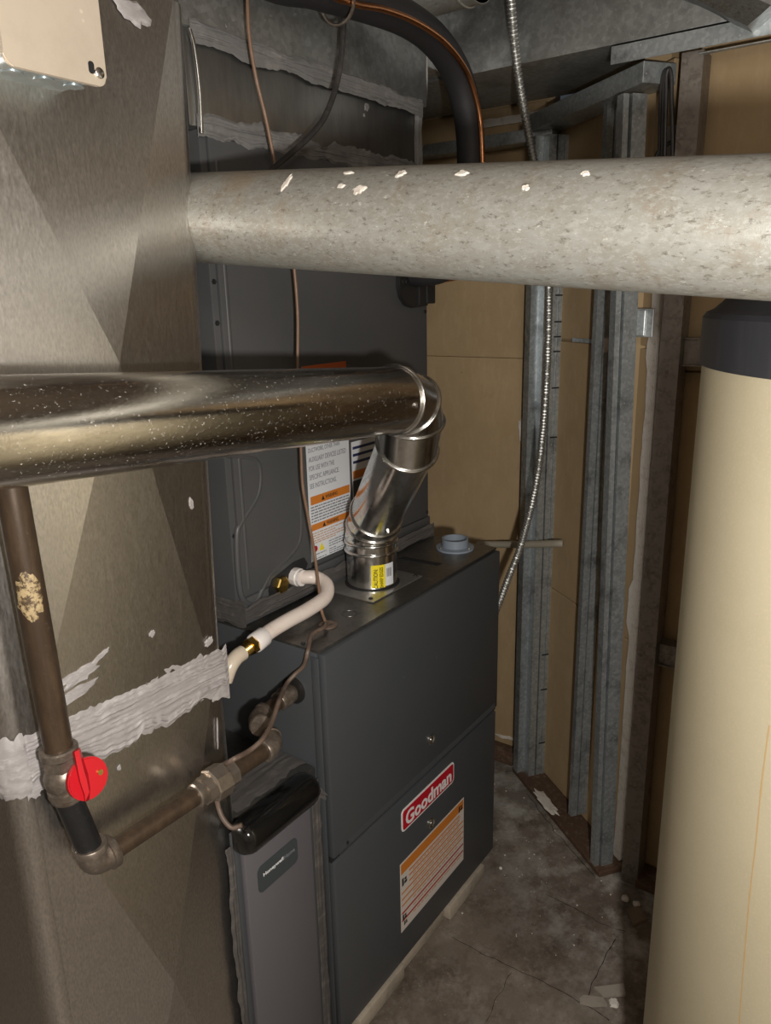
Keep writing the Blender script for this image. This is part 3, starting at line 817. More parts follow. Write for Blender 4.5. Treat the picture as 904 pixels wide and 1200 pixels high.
# pointed sheet metal boot, top right corner
bt = thing('duct_boot', (.74, -.48, 1.94), 'dark pointed sheet metal duct boot in the upper right corner', 'duct')
tip = P(877, 31, 'x', .74)
def bp(px, py): 
    p = P(px, py, 'x', .74); return (p.y, p.z)
left = [bp(785, -12), bp(812, -2), bp(835, 9), bp(852, 20), (tip.y, tip.z)]
bm = B()
outer = left + [bp(888, 22), bp(904, 8), bp(930, -10)] + [(bp(930, -60))] + [bp(785, -60)]
prism(bm, outer, 'x', .735, .792)
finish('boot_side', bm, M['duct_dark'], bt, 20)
bm = B()
lv = [Vector((.735, y, z)) for y, z in left]
rows = [[bm.verts.new(p) for p in lv], [bm.verts.new(p + Vector((-.045, -.045, .012))) for p in lv]]
for i in range(4): bm.faces.new((rows[0][i], rows[0][i + 1], rows[1][i + 1], rows[1][i]))
bmesh.ops.solidify(bm, geom=bm.faces[:], thickness=.0015)
finish('boot_wing', bm, M['zinc'], bt, 40)

# ------------------------------------------------------------------ return duct (front left)
YD = .03
X0, X1 = -.548, -.190
rt = thing('return_duct', (-.37, .33, FLOOR), 'tall bright galvanised return duct with creased faces on the left', 'duct')
def lean(bm):                          # the upper part widens a little towards the ceiling
    for v in bm.verts:
        if v.co.x > -.3 and v.co.z > .925: v.co.x += .036 * (min(v.co.z, 1.9) - .925)
def duct_body(z0, z1, name, apex, top_out=False):
    r = .026
    bm = B()
    prism(bm, rrect(X0, X1, YD, .62, r, 6), 'z', z0, z1)
    lean(bm)
    body = finish(name, bm, M['duct'], rt, 30)
    # cross-broken face: four shallow triangles rising to the middle
    a, b = X0 + r + .002, X1 - r - .002
    zc0, zc1 = z0 + .003, z1 - .003
    bm = B()
    c = [bm.verts.new((a, YD - .0004, zc0)), bm.verts.new((b, YD - .0004, zc0)), bm.verts.new((b, YD - .0004, zc1)), bm.verts.new((a, YD - .0004, zc1))]
    m_ = bm.verts.new((apex[0], YD - .018, apex[1]))
    for i in range(4): bm.faces.new((c[i], c[(i + 1) % 4], m_))
    lean(bm)
    finish('creased_panel', bm, M['duct'], body, 0)
    return body
ap = P(130, 425, 'y', YD); al = P(196, 1146, 'y', YD)
up = duct_body(.925, 1.842, 'upper_section', (ap.x, ap.z))
low = duct_body(FLOOR, .921, 'lower_section', (al.x, al.z))
bm = B(); prism(bm, rrect(X0 + .002, X1 - .002, YD + .002, .618, .026, 6), 'z', 1.844, TOP); lean(bm); finish('top_section', bm, M['duct'], rt, 30)
bm = B(); box(bm, X1 - .0015, X1 + .0035, YD + .022, YD + .030, .93, 1.84, .0008); lean(bm); finish('standing_seam', bm, M['duct'], rt, 30)
mastic('sealant_film', [(X0 + .02, YD - .001, .930), (-.45, YD - .001, .928), (-.36, YD - .001, .926), (-.27, YD - .001, .924), (X1 + .001, YD - .001, .920)], (0, 0, 1), (0, -1, 0), .046, M['mastic'], rt, 41, .0022, 260, 30, .85, 1.2)
seam = mastic('sealant', [(X0 + .02, YD - .001, .935), (-.45, YD - .001, .930), (-.36, YD - .001, .926), (-.27, YD - .001, .925), (X1 + .002, YD - .001, .922)], (0, 0, 1), (0, -1, 0), .040, M['mastic'], rt, 21, .006, 220, 40, .42, 1.6)
mastic('sealant', [(X0 - .001, YD + .018, .935), (X0 - .001, .12, .935), (X0 - .001, .25, .935)], (0, 0, 1), (-1, 0, 0), .042, M['mastic'], rt, 23, .008, 80, 26, .42)
# corner piece of sealant round the rounded left edge
bm = B(); rows = []
for i in range(13):
    a = math.radians(180 + 90 * i / 12)
    row = []
    for j in range(27):
        v = j / 26 * 2 - 1
        e = min(1, (1 - abs(v)) * 4)
        hh_ = .0015 + .007 * e * (.4 + abs(noise.noise((i * .5, v * 6, 3)))) 
        z = .935 + v * .042 * (1 + .35 * noise.noise((i * .4, 9 + (v > 0), 1)))
        rr = .026 + hh_
        row.append(bm.verts.new((X0 + .026 + rr * math.cos(a), YD + .026 + rr * math.sin(a), z)))
    rows.append(row)
for i in range(12):
    for j in range(26): bm.faces.new((rows[i][j], rows[i + 1][j], rows[i + 1][j + 1], rows[i][j + 1]))
finish('sealant', bm, M['mastic'], rt, 60)
# stray smears of sealant
def smear(px, py, a, b, ang, seed, th=.002, name='sealant_smear'):
    bm = B()
    c = P(px, py, 'y', YD - .0035)
    ca, sa = math.cos(math.radians(ang)), math.sin(math.radians(ang))
    patch(bm, c, (ca, 0, sa), (-sa, 0, ca), (0, -1, 0), a, b, seed, th)
    return finish(name, bm, M['mastic'], rt, 40)
smear(95, 790, .034, .011, 12, 1.7, .003); smear(90, 812, .026, .008, 8, 2.9, .003); smear(118, 768, .018, .004, 25, 4.1)
smear(140, 140, .012, .003, 15, 3.3, .0015); smear(156, 14, .024, .012, -12, 6.3, .003)
smear(184, 325, .010, .0022, 60, 5.2, .0012); smear(245, 752, .008, .007, 30, 7.7); smear(190, 222, .0012, .028, 18, 8.1, .0008)
smear(178, 742, .006, .005, 40, 9.1); smear(181, 1055, .006, .004, 20, 2.1, .0012); smear(224, 590, .004, .010, 5, 3.9)
smear(255, 860, .0015, .03, -5, 12.1, .001); smear(140, 900, .003, .004, 0, 4.4, .001)

# junction box screwed to the duct
p0 = P(6, 75, 'y', -.042); p1 = P(126, 100, 'y', -.042)
jb = thing('junction_box', ((p0.x + p1.x) / 2, 0, p0.z), 'tan square cover plate on a metal electrical box, upper left', 'electrical box')
bm = B(); prism(bm, rrect(p0.x + .004, p1.x - .006, p0.z + .004, p0.z + .124, .008), 'y', -.036, YD - .001)
finish('box_body', bm, M['box_body'], jb, 40)
bm = B(); prism(bm, rrect(p0.x, p1.x, p0.z, p0.z + .128, .010), 'y', -.042, -.036, .0015)
finish('cover_plate', bm, M['box_cover'], jb, 40)
q = P(107, 79, 'y', -.042); bm = B(); prism(bm, rrect(q.x - .0035, q.x + .0035, q.z - .006, q.z + .006, .003), 'y', -.0424, -.042); finish('screw_slot', bm, M['seam'], jb, 0)
q = P(116, 86, 'y', -.042); bm = B(); lathe(bm, [(.0055, 0), (.0055, -.002), (.0035, -.0035), (.0001, -.0035)], (q.x, -.042, q.z), 14, 'y'); finish('screw', bm, M['steel'], jb, 40)
for k in range(3):
    bm = B(); xx = p0.x + .028 + .035 * k
    lathe(bm, [(.011, 0), (.011, -.001), (.0001, -.0015)], (xx, -.006, p0.z + .004), 18, 'z'); finish('knockout', bm, M['box_body'], jb, 40)

# ------------------------------------------------------------------ air filter cabinet between duct and furnace
fc = thing('filter_cabinet', (-.10, .3, FLOOR), 'narrow air filter cabinet with slate grey door, left of the furnace', 'filter cabinet')
bm = B(); box(bm, X1 + .004, -.004, .022, .60, FLOOR, .640, .003); finish('housing', bm, M['furnace_top'], fc, 40)
bm = B(); box(bm, -.212, -.046, .002, .021, FLOOR + .02, .612, .003); fd = finish('door', bm, M['filter_door'], fc, 40)
bm = B(); box(bm, -.224, -.213, .010, .022, FLOOR, .64, .002); box(bm, -.045, -.034, .008, .022, FLOOR, .64, .002); finish('side_channel', bm, M['furnace'], fc, 40)
bm = B()
prof = [(.020, .655), (.004, .662), (-.014, .660), (-.026, .648), (-.030, .630), (-.024, .614), (-.012, .606), (.0, .603), (.02, .603)]
A = []
xs = [(-.226, .55), (-.223, .8), (-.216, .95), (-.208, 1), (-.062, 1), (-.052, .95), (-.044, .8), (-.041, .55)]
for x, s in xs:
    A.append([bm.verts.new((x, .0 + (y - .0) * s, .631 + (z - .631) * s)) for y, z in prof])
for i in range(len(A) - 1):
    for j in range(len(prof)):
        k = (j + 1) % len(prof); bm.faces.new((A[i][j], A[i][k], A[i + 1][k], A[i + 1][j]))
bm.faces.new(A[0]); bm.faces.new(A[-1][::-1])
tag(finish('door_handle', bm, M['gloss_black'], fc, 50), 'glossy black rounded handle bar')
# badge with a small notch at its foot
bp_ = rrect(-.187, -.087, .500, .553, .011)
bp_ = [q for q in bp_]
bg = finish('badge', prism(B(), bp_, 'y', .0005, .0022), M['badge'], fd, 30)
text('badge_lettering', 'Honeywell', .050, .0088, (-.1495, .0004, .531), M['white_ink'], fc, .022)
text('badge_lettering', 'Home', .027, .0082, (-.1085, .0004, .531), M['grey_ink'], fc, .0)
mastic('sealant', [(-.228, .016, FLOOR + .01), (-.226, .016, .2), (-.229, .016, .4), (-.226, .016, .62)], (1, 0, 0), (0, -1, 0), .011, M['mastic_brown'], fc, 31, .005, 120, 14, .6)
mastic('sealant', [(-.018, .014, FLOOR + .01), (-.018, .014, .3), (-.018, .014, .62)], (1, 0, 0), (0, -1, 0), .013, M['mastic_brown'], fc, 33, .004, 120, 14, .4)
mastic('sealant', [(X1 + .01, .10, .641), (-.1, .10, .641), (-.004, .10, .641)], (0, 1, 0), (0, 0, 1), .055, M['mastic_brown'], fc, 35, .004, 60, 24, .3)
bm = B(); patch(bm, P(368, 925, 'x', -.0035), (0, 1, 0), (0, 0, 1), (-1, 0, 0), .03, .012, 2.2, .002); finish('sealant_smear', bm, M['mastic_brown'], fc, 40)

# ------------------------------------------------------------------ vent pipe (flue) from the furnace
RF = .0545
YF = -.093
F_L = P(-60, 512, 'y', YF); F_0 = P(0, 507, 'y', YF)
E_c = P(485, 467, 'y', YF); E_o = P(487, 487, 'y', YF)
vt = thing('vent_pipe', (cx, cy, H + .004), 'shiny galvanised vent pipe crossing in front and elbowing down to the furnace', 'vent pipe')
ax0 = (E_c - F_0).normalized()
left_end = F_0 - ax0 * .55
C0 = Vector((cx, cy, H + .005)); C1 = Vector((cx, cy, .985))
S1 = Vector((cx - .012, cy - .022, 1.035))
S2 = E_o + Vector((.012, .025, -.055))
hz_end = E_c - ax0 * .055
bm = B(); shell(bm, left_end, hz_end, RF, .0012, 56); hp = finish('long_pipe', bm, M['flue'], vt, 40)
dS = (S2 - S1).normalized()
# upper elbow: gores turning from the long pipe down into the slanted pipe
arc = []
p_a = hz_end; p_b = S2 + dS * -.0
ctrl = E_c + ax0 * .022
for t in (0, .34, .68, 1.0):
    arc.append(p_a.lerp(ctrl, t).lerp(ctrl.lerp(p_b, t), t))
for i in range(3):
    bm = B(); a, b = arc[i], arc[i + 1]
    dirs = [(arc[min(k + 1, 3)] - arc[max(k - 1, 0)]).normalized() for k in range(4)]
    if i == 0: dirs[0] = ax0
    # a gore: its two rims lie in the mitre planes
    def rim(c, d, r):
        upv = Vector((0, 0, 1)); N_ = (Vector((0, -1, 0)) - d * d.dot(Vector((0, -1, 0)))).normalized(); B_ = d.cross(N_)
        return [bm.verts.new(c + (N_ * math.cos(2 * math.pi * k / 48) + B_ * math.sin(2 * math.pi * k / 48)) * r) for k in range(48)]
    dd0 = ax0 if i == 0 else (dirs[i]); dd1 = -dS if i == 2 else dirs[i + 1]
    r0, r1 = rim(a, dd0, RF + .001 + .001 * (i % 2)), rim(b, dd1, RF + .001 + .001 * (i % 2))
    for k in range(48): bm.faces.new((r0[k], r0[(k + 1) % 48], r1[(k + 1) % 48], r1[k]))
    g = finish('elbow_gore', bm, M['elbow'], vt, 40)
    bm = B(); bead(bm, b, dd1, RF + .002, .0032, 48, 8)
    finish('rolled_bead', bm, M['elbow'], g, 60)
bm = B(); bead(bm, hz_end, ax0, RF + .002, .0032, 48, 8); finish('rolled_bead', bm, M['elbow'], hp, 60)
bm = B(); shell(bm, S1, S2, RF - .0005, .001, 56); sp = finish('slanted_pipe', bm, M['elbow'], vt, 40)
bm = B(); bead(bm, S1 + dS * .012, dS, RF + .0005, .003, 48, 8); finish('rolled_bead', bm, M['elbow'], sp, 60)
bm = B()
def rim2(bm, c, d, r):
    N_ = (Vector((0, -1, 0)) - d * d.dot(Vector((0, -1, 0)))).normalized(); B_ = d.cross(N_)
    return [bm.verts.new(c + (N_ * math.cos(2 * math.pi * k / 48) + B_ * math.sin(2 * math.pi * k / 48)) * r) for k in range(48)]
mid_d = (dS + Vector((0, 0, 1))).normalized()
r0 = rim2(bm, C1, Vector((0, 0, 1)), RF + .002); r1 = rim2(bm, (C1 + S1) / 2 , mid_d, RF + .002)
for k in range(48): bm.faces.new((r0[k], r0[(k + 1) % 48], r1[(k + 1) % 48], r1[k]))
g = finish('elbow_gore', bm, M['elbow'], vt, 40)
bm = B(); bead(bm, (C1 + S1) / 2, mid_d, RF + .0022, .003, 48, 8); finish('rolled_bead', bm, M['elbow'], g, 60)
bm = B(); r0 = rim2(bm, (C1 + S1) / 2, mid_d, RF + .0015); r1 = rim2(bm, S1 + dS * .012, dS, RF + .0015)
for k in range(48): bm.faces.new((r0[k], r0[(k + 1) % 48], r1[(k + 1) % 48], r1[k]))
finish('elbow_gore', bm, M['elbow'], vt, 40)
bm = B(); shell(bm, C0, C1, RF, .001, 56); cl = finish('vertical_collar', bm, M['elbow'], vt, 40)
for z in (.955, .975):
    bm = B(); bead(bm, (cx, cy, z), (0, 0, 1), RF + .0005, .0038, 48, 8); finish('rolled_bead', bm, M['elbow'], cl, 60)
# pipe screws
def pipe_screw(c, nrm, r=.004):
    c = Vector(c); nrm = Vector(nrm).normalized(); bm = B()
    sweep(bm, [c, c + nrm * .0015, c + nrm * .0018, c + nrm * .004], [r * 1.5, r * 1.5, r, r * .8], 8); finish('screw', bm, M['steel'], vt, 30)
nv = (CAM - E_c); nv = (nv - ax0 * nv.dot(ax0)).normalized()
pipe_screw(hz_end - ax0 * .022 + (nv * .98 + Vector((0, 0, -.2))).normalized() * (RF + .001), nv)
nv2 = (CAM - S1); nv2 = (nv2 - dS * nv2.dot(dS)).normalized(); sd = dS.cross(nv2)
pipe_screw(S1 + dS * .035 + (nv2 * .75 + sd * .66).normalized() * RF, nv2 * .75 + sd * .66)
pipe_screw(Vector((cx, cy, .905)) + Vector((.9, -.43, 0)).normalized() * RF, (.9, -.43, 0))
# caution sticker bent round the collar
a_v = math.atan2(CAM.y - cy, CAM.x - cx)
def sticker(name, a0, a1, z0, z1, m, r=RF + .0006):
    bm = B(); prev = None
    for k in range(9):
        a = a0 + (a1 - a0) * k / 8
        p = (bm.verts.new((cx + r * math.cos(a), cy + r * math.sin(a), z0)), bm.verts.new((cx + r * math.cos(a), cy + r * math.sin(a), z1)))
        if prev: bm.faces.new((prev[0], p[0], p[1], prev[1]))
        prev = p
    return finish(name, bm, m, cl, 40)
tag(sticker('caution_sticker', a_v - .04, a_v + .52, H + .008, .935, M['yellow']), 'yellow caution sticker')
tag(sticker('barcode_sticker', a_v + .525, a_v + .95, H + .010, .935, M['label_white']), 'white barcode sticker')
for k in range(7):
    a = a_v + .60 + k * .035
    sticker('barcode_line', a, a + (.010 if k % 2 else .02), H + .030, .925, M['black_ink'], RF + .0009)
def bent_text(body, a0, z0, hgt, length, m):
    """lettering that reads upwards on the collar"""
    o = text('sticker_lettering', body, length, hgt, (0, 0, 0), m, None, .015, 'CENTER', .0001)
    me = o.data
    for v in me.vertices:
        X = v.co.x + o.location.x; Z = v.co.z + o.location.z
        a = a0 - Z / RF
        v.co = (cx + (RF + .001) * math.cos(a), cy + (RF + .001) * math.sin(a), z0 + X)
    off = root_loc(vt)
    for v in me.vertices: v.co = v.co - off
    o.location = (0, 0, 0); o.parent = vt
bent_text('CAUTION:', a_v + .13, .905, .009, .044, M['black_ink'])
bent_text('SHARP EDGES', a_v + .36, .907, .008, .046, M['black_ink'])

# ------------------------------------------------------------------ large galvanised pipe across the view
rb = .0605
BL = D(225, 256, 1.105); BR = D(904, 268, .668)
db = (BR - BL).normalized()
gp_ = thing('galvanised_pipe', (BL + BR) / 2 - Vector((0, 0, rb)), 'thick spotted galvanised duct pipe crossing the upper view to the right', 'duct pipe')
bm = B(); shell(bm, BL - db * .30, BR + db * .25, rb, .0015, 72); pp = finish('pipe', bm, M['zinc'], gp_, 40)
vn = (CAM - (BL + BR) / 2); vn = (vn - db * vn.dot(db)).normalized(); vu = db.cross(vn)
if vu.z < 0: vu = -vu
for k, (px, sd_, a, b) in enumerate(((452, .55, .008, .006), (430, .62, .006, .003), (428, .86, .008, .003), (490, .82, .006, .006), (560, .8, .008, .004), (365, .70, .004, .014), (700, .75, .005, .003), (640, .55, .004, .003))):
    t = (px - 225) / 679; t = t / (t + (1 - t) * (.668 / 1.105)) if False else t * 1.105 / (t * 1.105 + (1 - t) * .668) if False else t
    # position along the pipe that shows at this column
    lo_, hi_ = 0.0, (BR - BL).length
    for _ in range(30):
        mi = (lo_ + hi_) / 2; q = BL + db * mi - CAM; x_ = 452 + FPX * q.dot(RV) / q.dot(FV)
        lo_, hi_ = (mi, hi_) if x_ < px else (lo_, mi)
    nn = (vn * math.sqrt(1 - sd_ * sd_) + vu * sd_).normalized()
    bm = B(); patch(bm, BL + db * lo_ + nn * (rb + .0002), db, nn.cross(db), nn, a, b, k * 2.7 + .5, .0012)
    finish('plaster_fleck', bm, M['gypsum'], pp, 40)

def elbow(name, a_dir, c, b_dir, r, reach, m, par, rim=.0045, wl_=.010):
    """malleable elbow: banded mouth, bend, banded mouth"""
    a_dir = Vector(a_dir).normalized(); b_dir = Vector(b_dir).normalized(); c = Vector(c)
    A0 = c + a_dir * reach; B0 = c + b_dir * reach
    pts = [A0, A0 - a_dir * .001, A0 - a_dir * wl_, A0 - a_dir * (wl_ + .001)]
    rs = [r + rim - .001, r + rim, r + rim, r + rim * .4]
    s0 = A0 - a_dir * (wl_ + .003); s1 = B0 - b_dir * (wl_ + .003)
    for k in range(9):
        t = k / 8; pts.append(s0.lerp(c, t).lerp(c.lerp(s1, t), t)); rs.append(r + rim * .35)
    pts += [B0 - b_dir * (wl_ + .001), B0 - b_dir * wl_, B0 - b_dir * .001, B0]
    rs += [r + rim * .4, r + rim, r + rim, r + rim - .001]
    bm = B(); sweep(bm, pts, rs, 28)
    return finish(name, bm, m, par, 45)
# ------------------------------------------------------------------ gas pipe with red shut-off valve
ga = thing('gas_pipe', P(110, 1008, 'y', -.01), 'brown iron gas pipe with red shut-off handle, running into the furnace side', 'gas pipe')
gt = P(14, 577, 'y', -.012); gv = P(71, 890, 'y', -.012); ge = P(109, 1012, 'y', -.012)
gd = (gt - gv).normalized(); rv = .0170
bm = B(); sweep(bm, [gt + gd * .045, gv + gd * .018], rv, 28); finish('riser_pipe', bm, M['iron'], ga, 40)
bm = B()
c = P(35, 693, 'y', -.012)
v_c = (CAM - c); v_c = (v_c - gd * v_c.dot(gd)).normalized(); v_s = gd.cross(v_c)
for k in range(2):
    pass
rows = []
for i in range(17):
    row = []
    for j in range(14):
        a = (j / 13 - .5) * 1.7 + .12
        n_ = v_c * math.cos(a) - v_s * math.sin(a)
        e = 1.05 - math.hypot((i - 8) / 8.2, (j - 6.5) / 7.0) + .35 * noise.noise((i * .5, j * .5, 2.2))
        row.append(bm.verts.new(c + gd * ((i / 16 - .5) * .062) + n_ * (rv + max(-.0012, min(.0014, (e - .12) * .010)))))
    rows.append(row)
for i in range(16):
    for j in range(13): bm.faces.new((rows[i][j], rows[i + 1][j], rows[i + 1][j + 1], rows[i][j + 1]))
tag(finish('sealant_patch', bm, M['dope'], ga, 60), 'cracked tan patch on the pipe')
# valve body: collar, hexagon, waist, collar
def along(t): return gv - gd * t
bm = B()
sweep(bm, [along(-.018), along(-.016), along(-.008), along(-.006)], [.0205, .0225, .0225, .0205], 24)
finish('valve_collar', bm, M['fitting'], ga, 40)
bm = B(); sweep(bm, [along(-.006), along(.008)], .0225, 6); finish('valve_hexagon', bm, M['fitting'], ga, 20)
bm = B(); sweep(bm, [along(.008), along(.014), along(.022), along(.034), along(.040)], [.017, .021, .0235, .022, .017], 24); vb_ = finish('valve_body', bm, M['fitting'], ga, 50)
bm = B(); sweep(bm, [along(.038), along(.040), along(.048), along(.050), along(.054), along(.056)], [.019, .0215, .0215, .0195, .0195, .018], 24); finish('valve_collar', bm, M['fitting'], ga, 40)
hc = along(.020)
hn = (Vector((-.05, -.97, .22))).normalized(); hx = Vector((.80, -.5, 0)).normalized()
bm = B(); sweep(bm, [hc + hx * .008 + hn * .006, hc + hx * .017 + hn * .018], .0065, 14); finish('valve_stem', bm, M['brass'], ga, 40)
h0 = hc + hx * .017 + hn * .017 - gd * .003
hu = (Vector((0, 0, 1)) - hn * hn.z).normalized(); hs = hu.cross(hn)
HS = 1.18
def hpt(a, b, c): return h0 + (hs * a + hu * b + hn * c) * HS
bm = B()
out = [(.022 * math.cos(math.radians(t)), .022 * math.sin(math.radians(t)) - .004) for t in range(0, 360, 15)]
A = [bm.verts.new(hpt(a, b, 0)) for a, b in out]; C = [bm.verts.new(hpt(a, b, .005)) for a, b in out]
bm.faces.new(A[::-1]); bm.faces.new(C)
for i in range(24): bm.faces.new((A[i], A[(i + 1) % 24], C[(i + 1) % 24], C[i]))
bmesh.ops.bevel(bm, geom=[e for e in bm.edges if all(v in C for v in e.verts)], offset=.0015, segments=2, affect='EDGES')
# upright grip across the disc
fin = [(0, -.026), (.0045, -.014), (.006, 0), (.0055, .012), (.0045, .030), (-.0045, .030), (-.0055, .012), (-.006, 0), (-.0045, -.014)]
A = [bm.verts.new(hpt(a - .004, b, .003)) for a, b in fin]; C = [bm.verts.new(hpt(a * .55 - (.011 if b < .02 else .006), b * (.9 if b < .02 else 1.0), .017 if abs(b) < .02 else .008)) for a, b in fin]
bm.faces.new(A[::-1]); bm.faces.new(C)
for i in range(9): bm.faces.new((A[i], A[(i + 1) % 9], C[(i + 1) % 9], C[i]))
hd = finish('valve_handle', bm, M['red'], ga, 25); hd['label'] = 'red round lever handle'
bm = B(); sweep(bm, [hpt(.0125, -.003, .004), hpt(.0125, -.003, .0075)], .0035, 10); finish('handle_screw', bm, M['brass'], ga, 40)
# the riser turns away to the left behind the vent pipe
r_c = gt + gd * .062
elbow('elbow_fitting', -gd, r_c, (-1, 0, .02), .0175, .031, M['fitting'], ga)
bm = B(); sweep(bm, [r_c + Vector((-.02, 0, .0004)), r_c + Vector((-.9, 0, .018))], rv, 24); finish('feed_pipe', bm, M['iron'], ga, 40)
# nipple and elbow
bm = B(); sweep(bm, [along(.052), ge + gd * .020], .0165, 28); finish('black_nipple', bm, M['iron_black'], ga, 40)
g_r = D(322, 872, 1.245)
gh = (g_r - ge).normalized()
elbow('elbow_fitting', gd, ge, gh, .0175, .031, M['fitting'], ga)
rh = .0137
bm = B(); sweep(bm, [ge + gh * .020, g_r - gh * .014], rh, 24); finish('cross_pipe', bm, M['iron'], ga, 40)
g_b = D(300, 843, 1.325)
dir1 = (g_b - g_r).normalized()
elbow('elbow_fitting', -gh, g_r, dir1, .0150, .026, M['fitting'], ga, .004, .008)
stub_end = Vector((.004, .067, .784))
elbow('elbow_fitting', -dir1, g_b, (stub_end - g_b), .0150, .026, M['fitting'], ga, .004, .008)
sdv = (stub_end - g_b).normalized()
bm = B(); sweep(bm, [g_b + sdv * .012, stub_end], .0135, 20); finish('stub_pipe', bm, M['iron'], ga, 40)
bm = B(); sweep(bm, [stub_end - sdv * .052, stub_end - sdv * .05, stub_end - sdv * .016, stub_end - sdv * .014], [.0165, .018, .018, .0165], 20); finish('coupling', bm, M['fitting'], ga, 40)
bm = B(); sweep(bm, [stub_end - sdv * .038, stub_end - sdv * .033, stub_end - sdv * .029], [.0182, .0198, .0182], 20, ); finish('coupling_band', bm, M['fitting'], ga, 40)
# union
lo_, hi_ = 0.0, (g_r - ge).length
def px_on(px):
    a, b = 0.0, (g_r - ge).length
    for _ in range(30):
        m_ = (a + b) / 2; q = ge + gh * m_ - CAM; x_ = 452 + FPX * q.dot(RV) / q.dot(FV)
        a, b = (m_, b) if x_ < px else (a, m_)
    return a
u0, u1, u2, u3_, u4 = px_on(228), px_on(237), px_on(247), px_on(263), px_on(274)
at_ = lambda t: ge + gh * t
bm = B(); sweep(bm, [at_(u0), at_(u0 + .002), at_(u1 - .002), at_(u1)], [.0165, .0185, .0185, .0175], 24); finish('union_collar', bm, M['fitting_bright'], ga, 40)
bm = B(); sweep(bm, [at_(u1), at_(u2)], .0215, 8, tw=.3); finish('union_tail', bm, M['fitting_bright'], ga, 20)
bm = B(); sweep(bm, [at_(u2 - .002), at_(u2), at_(u3_ - .002), at_(u3_)], [.024, .0262, .0262, .024], 8); tag(finish('union_nut', bm, M['fitting_bright'], ga, 20), 'pale octagonal union nut')
bm = B(); sweep(bm, [at_(u3_), at_(u4 - .002), at_(u4)], [.0205, .0205, .018], 8, tw=.3); finish('union_tail', bm, M['fitting_bright'], ga, 20)

# ------------------------------------------------------------------ white drain hose
dh = thing('drain_hose', (.12, .13, .892), 'white PVC drain hose curving from the coil case to the duct', 'drain hose')
zc = H + .026
hose = [Vector((.160, YC - .020, .931)), Vector((.172, YC - .038, .931)), P(373, 678, 'z', .925), P(383, 686, 'z', .918), P(381, 700, 'z', .908), P(362, 714, 'z', zc + .002), P(338, 727, 'z', zc), P(318, 739, 'z', zc - .004), P(305, 749, 'z', zc - .008)]
bm = B(); sweep(bm, cat_rom(hose, 8), .0142, 20); finish('hose', bm, M['pvc'], dh, 60)
bm = B(); lathe(bm, [(.019, 0), (.019, -.014), (.017, -.016), (.017, -.022), (.0001, -.022)], (.157, YC - .004, .931), 12, 'y'); finish('nut', bm, M['pvc_white'], dh, 30)
hd_ = (hose[-1] - hose[-2]).normalized(); he = hose[-1]
bm = B(); sweep(bm, [he - hd_ * .012, he - hd_ * .010, he + hd_ * .016, he + hd_ * .018], [.0165, .018, .018, .0165], 24); finish('coupling', bm, M['pvc_white'], dh, 40)
bm = B(); sweep(bm, [he + hd_ * .018, he + hd_ * .030], .0165, 6); finish('brass_hexagon', bm, M['brass'], dh, 20)
bm = B(); pts = []; rs = []
for k in range(7):
    pts += [he + hd_ * (.030 + k * .0032), he + hd_ * (.0316 + k * .0032)]; rs += [.0105, .0118]
sweep(bm, pts, rs, 20); finish('brass_barb', bm, M['brass'], dh, 30)
e1 = he + hd_ * .052
bm = B(); sweep(bm, cat_rom([e1 - hd_ * .004, e1 + hd_ * .012, e1 + hd_ * .022 + Vector((-.006, .0, -.008)), e1 + hd_ * .03 + Vector((-.01, .004, -.03))], 6), .0135, 18); finish('hose_elbow', bm, M['clear'], dh, 60)

# ------------------------------------------------------------------ wires, cables and lines
def line(name, pts, r, m, label, cat, n=10, k=8):
    bm = B(); sweep(bm, cat_rom(pts, k), r, n)
    return tag(finish(name, bm, m, None, 60), label, cat)
yw = .155
tw = [Vector((P(288, -40, 'y', yw).x, yw, TOP))] + [P(x, y, 'y', yw) for x, y in ((288, -40), (290, -5), (292, 40), (300, 90), (312, 140), (325, 205), (338, 260), (345, 315), (349, 370), (349, 430), (351, 480), (353, 530), (355, 570), (362, 610), (369, 650))]
tw += [P(374, 690, 'y', .12), P(377, 715, 'y', .09), Vector((.094, .064, H + .006))]
line('thermostat_wire', tw, .0030, M['wire'], 'thin copper-brown wire hanging from the top down past the white warning label', 'wire')
bc = [Vector((P(404, -40, 'y', .14).x, .14, TOP))] + [P(x, y, 'y', .14) for x, y in ((404, -40), (405, -5), (403, 30), (400, 70), (393, 105), (380, 138), (360, 163), (336, 184), (318, 200), (308, 215))]
line('black_cable', bc, .0052, M['blackcable'], 'black cable curving down in front of the plenum', 'cable')
ls = thing('refrigerant_line', P(480, 25, 'y', .1), 'black foam-covered refrigerant pipe with copper tube bending down at top centre', 'pipe')
_q = P(300, -40, 'y', .10)
fp = [Vector((_q.x - .10, .10, TOP)), Vector((_q.x - .07, .10, _q.z + .12))] + [P(x, y, 'y', .10) for x, y in ((300, -40), (370, -14), (430, 4), (480, 24), (514, 52), (537, 90), (549, 140), (552, 195))] + [P(549, 250, 'y', .11), P(532, 295, 'y', .12), Vector((.655, .105, 1.565)), Vector((.620, .120, 1.538)), Vector((.606, .150, 1.530)), Vector((.604, .184, 1.530))]
bm = B(); sweep(bm, cat_rom(fp, 8), .031, 24); finish('foam_sleeve', bm, M['foam'], ls, 60)
_q = P(380, -20, 'y', .066)
cpz = [Vector((_q.x - .14, .066, TOP)), Vector((_q.x - .10, .066, _q.z + .12))] + [P(x, y, 'y', .066) for x, y in ((380, -20), (412, 3), (450, 11), (488, 26), (522, 50), (546, 82), (558, 115), (564, 150), (566, 205))]
bm = B(); sweep(bm, cat_rom(cpz, 8), .0058, 14); finish('copper_tube', bm, M['copper'], ls, 60)
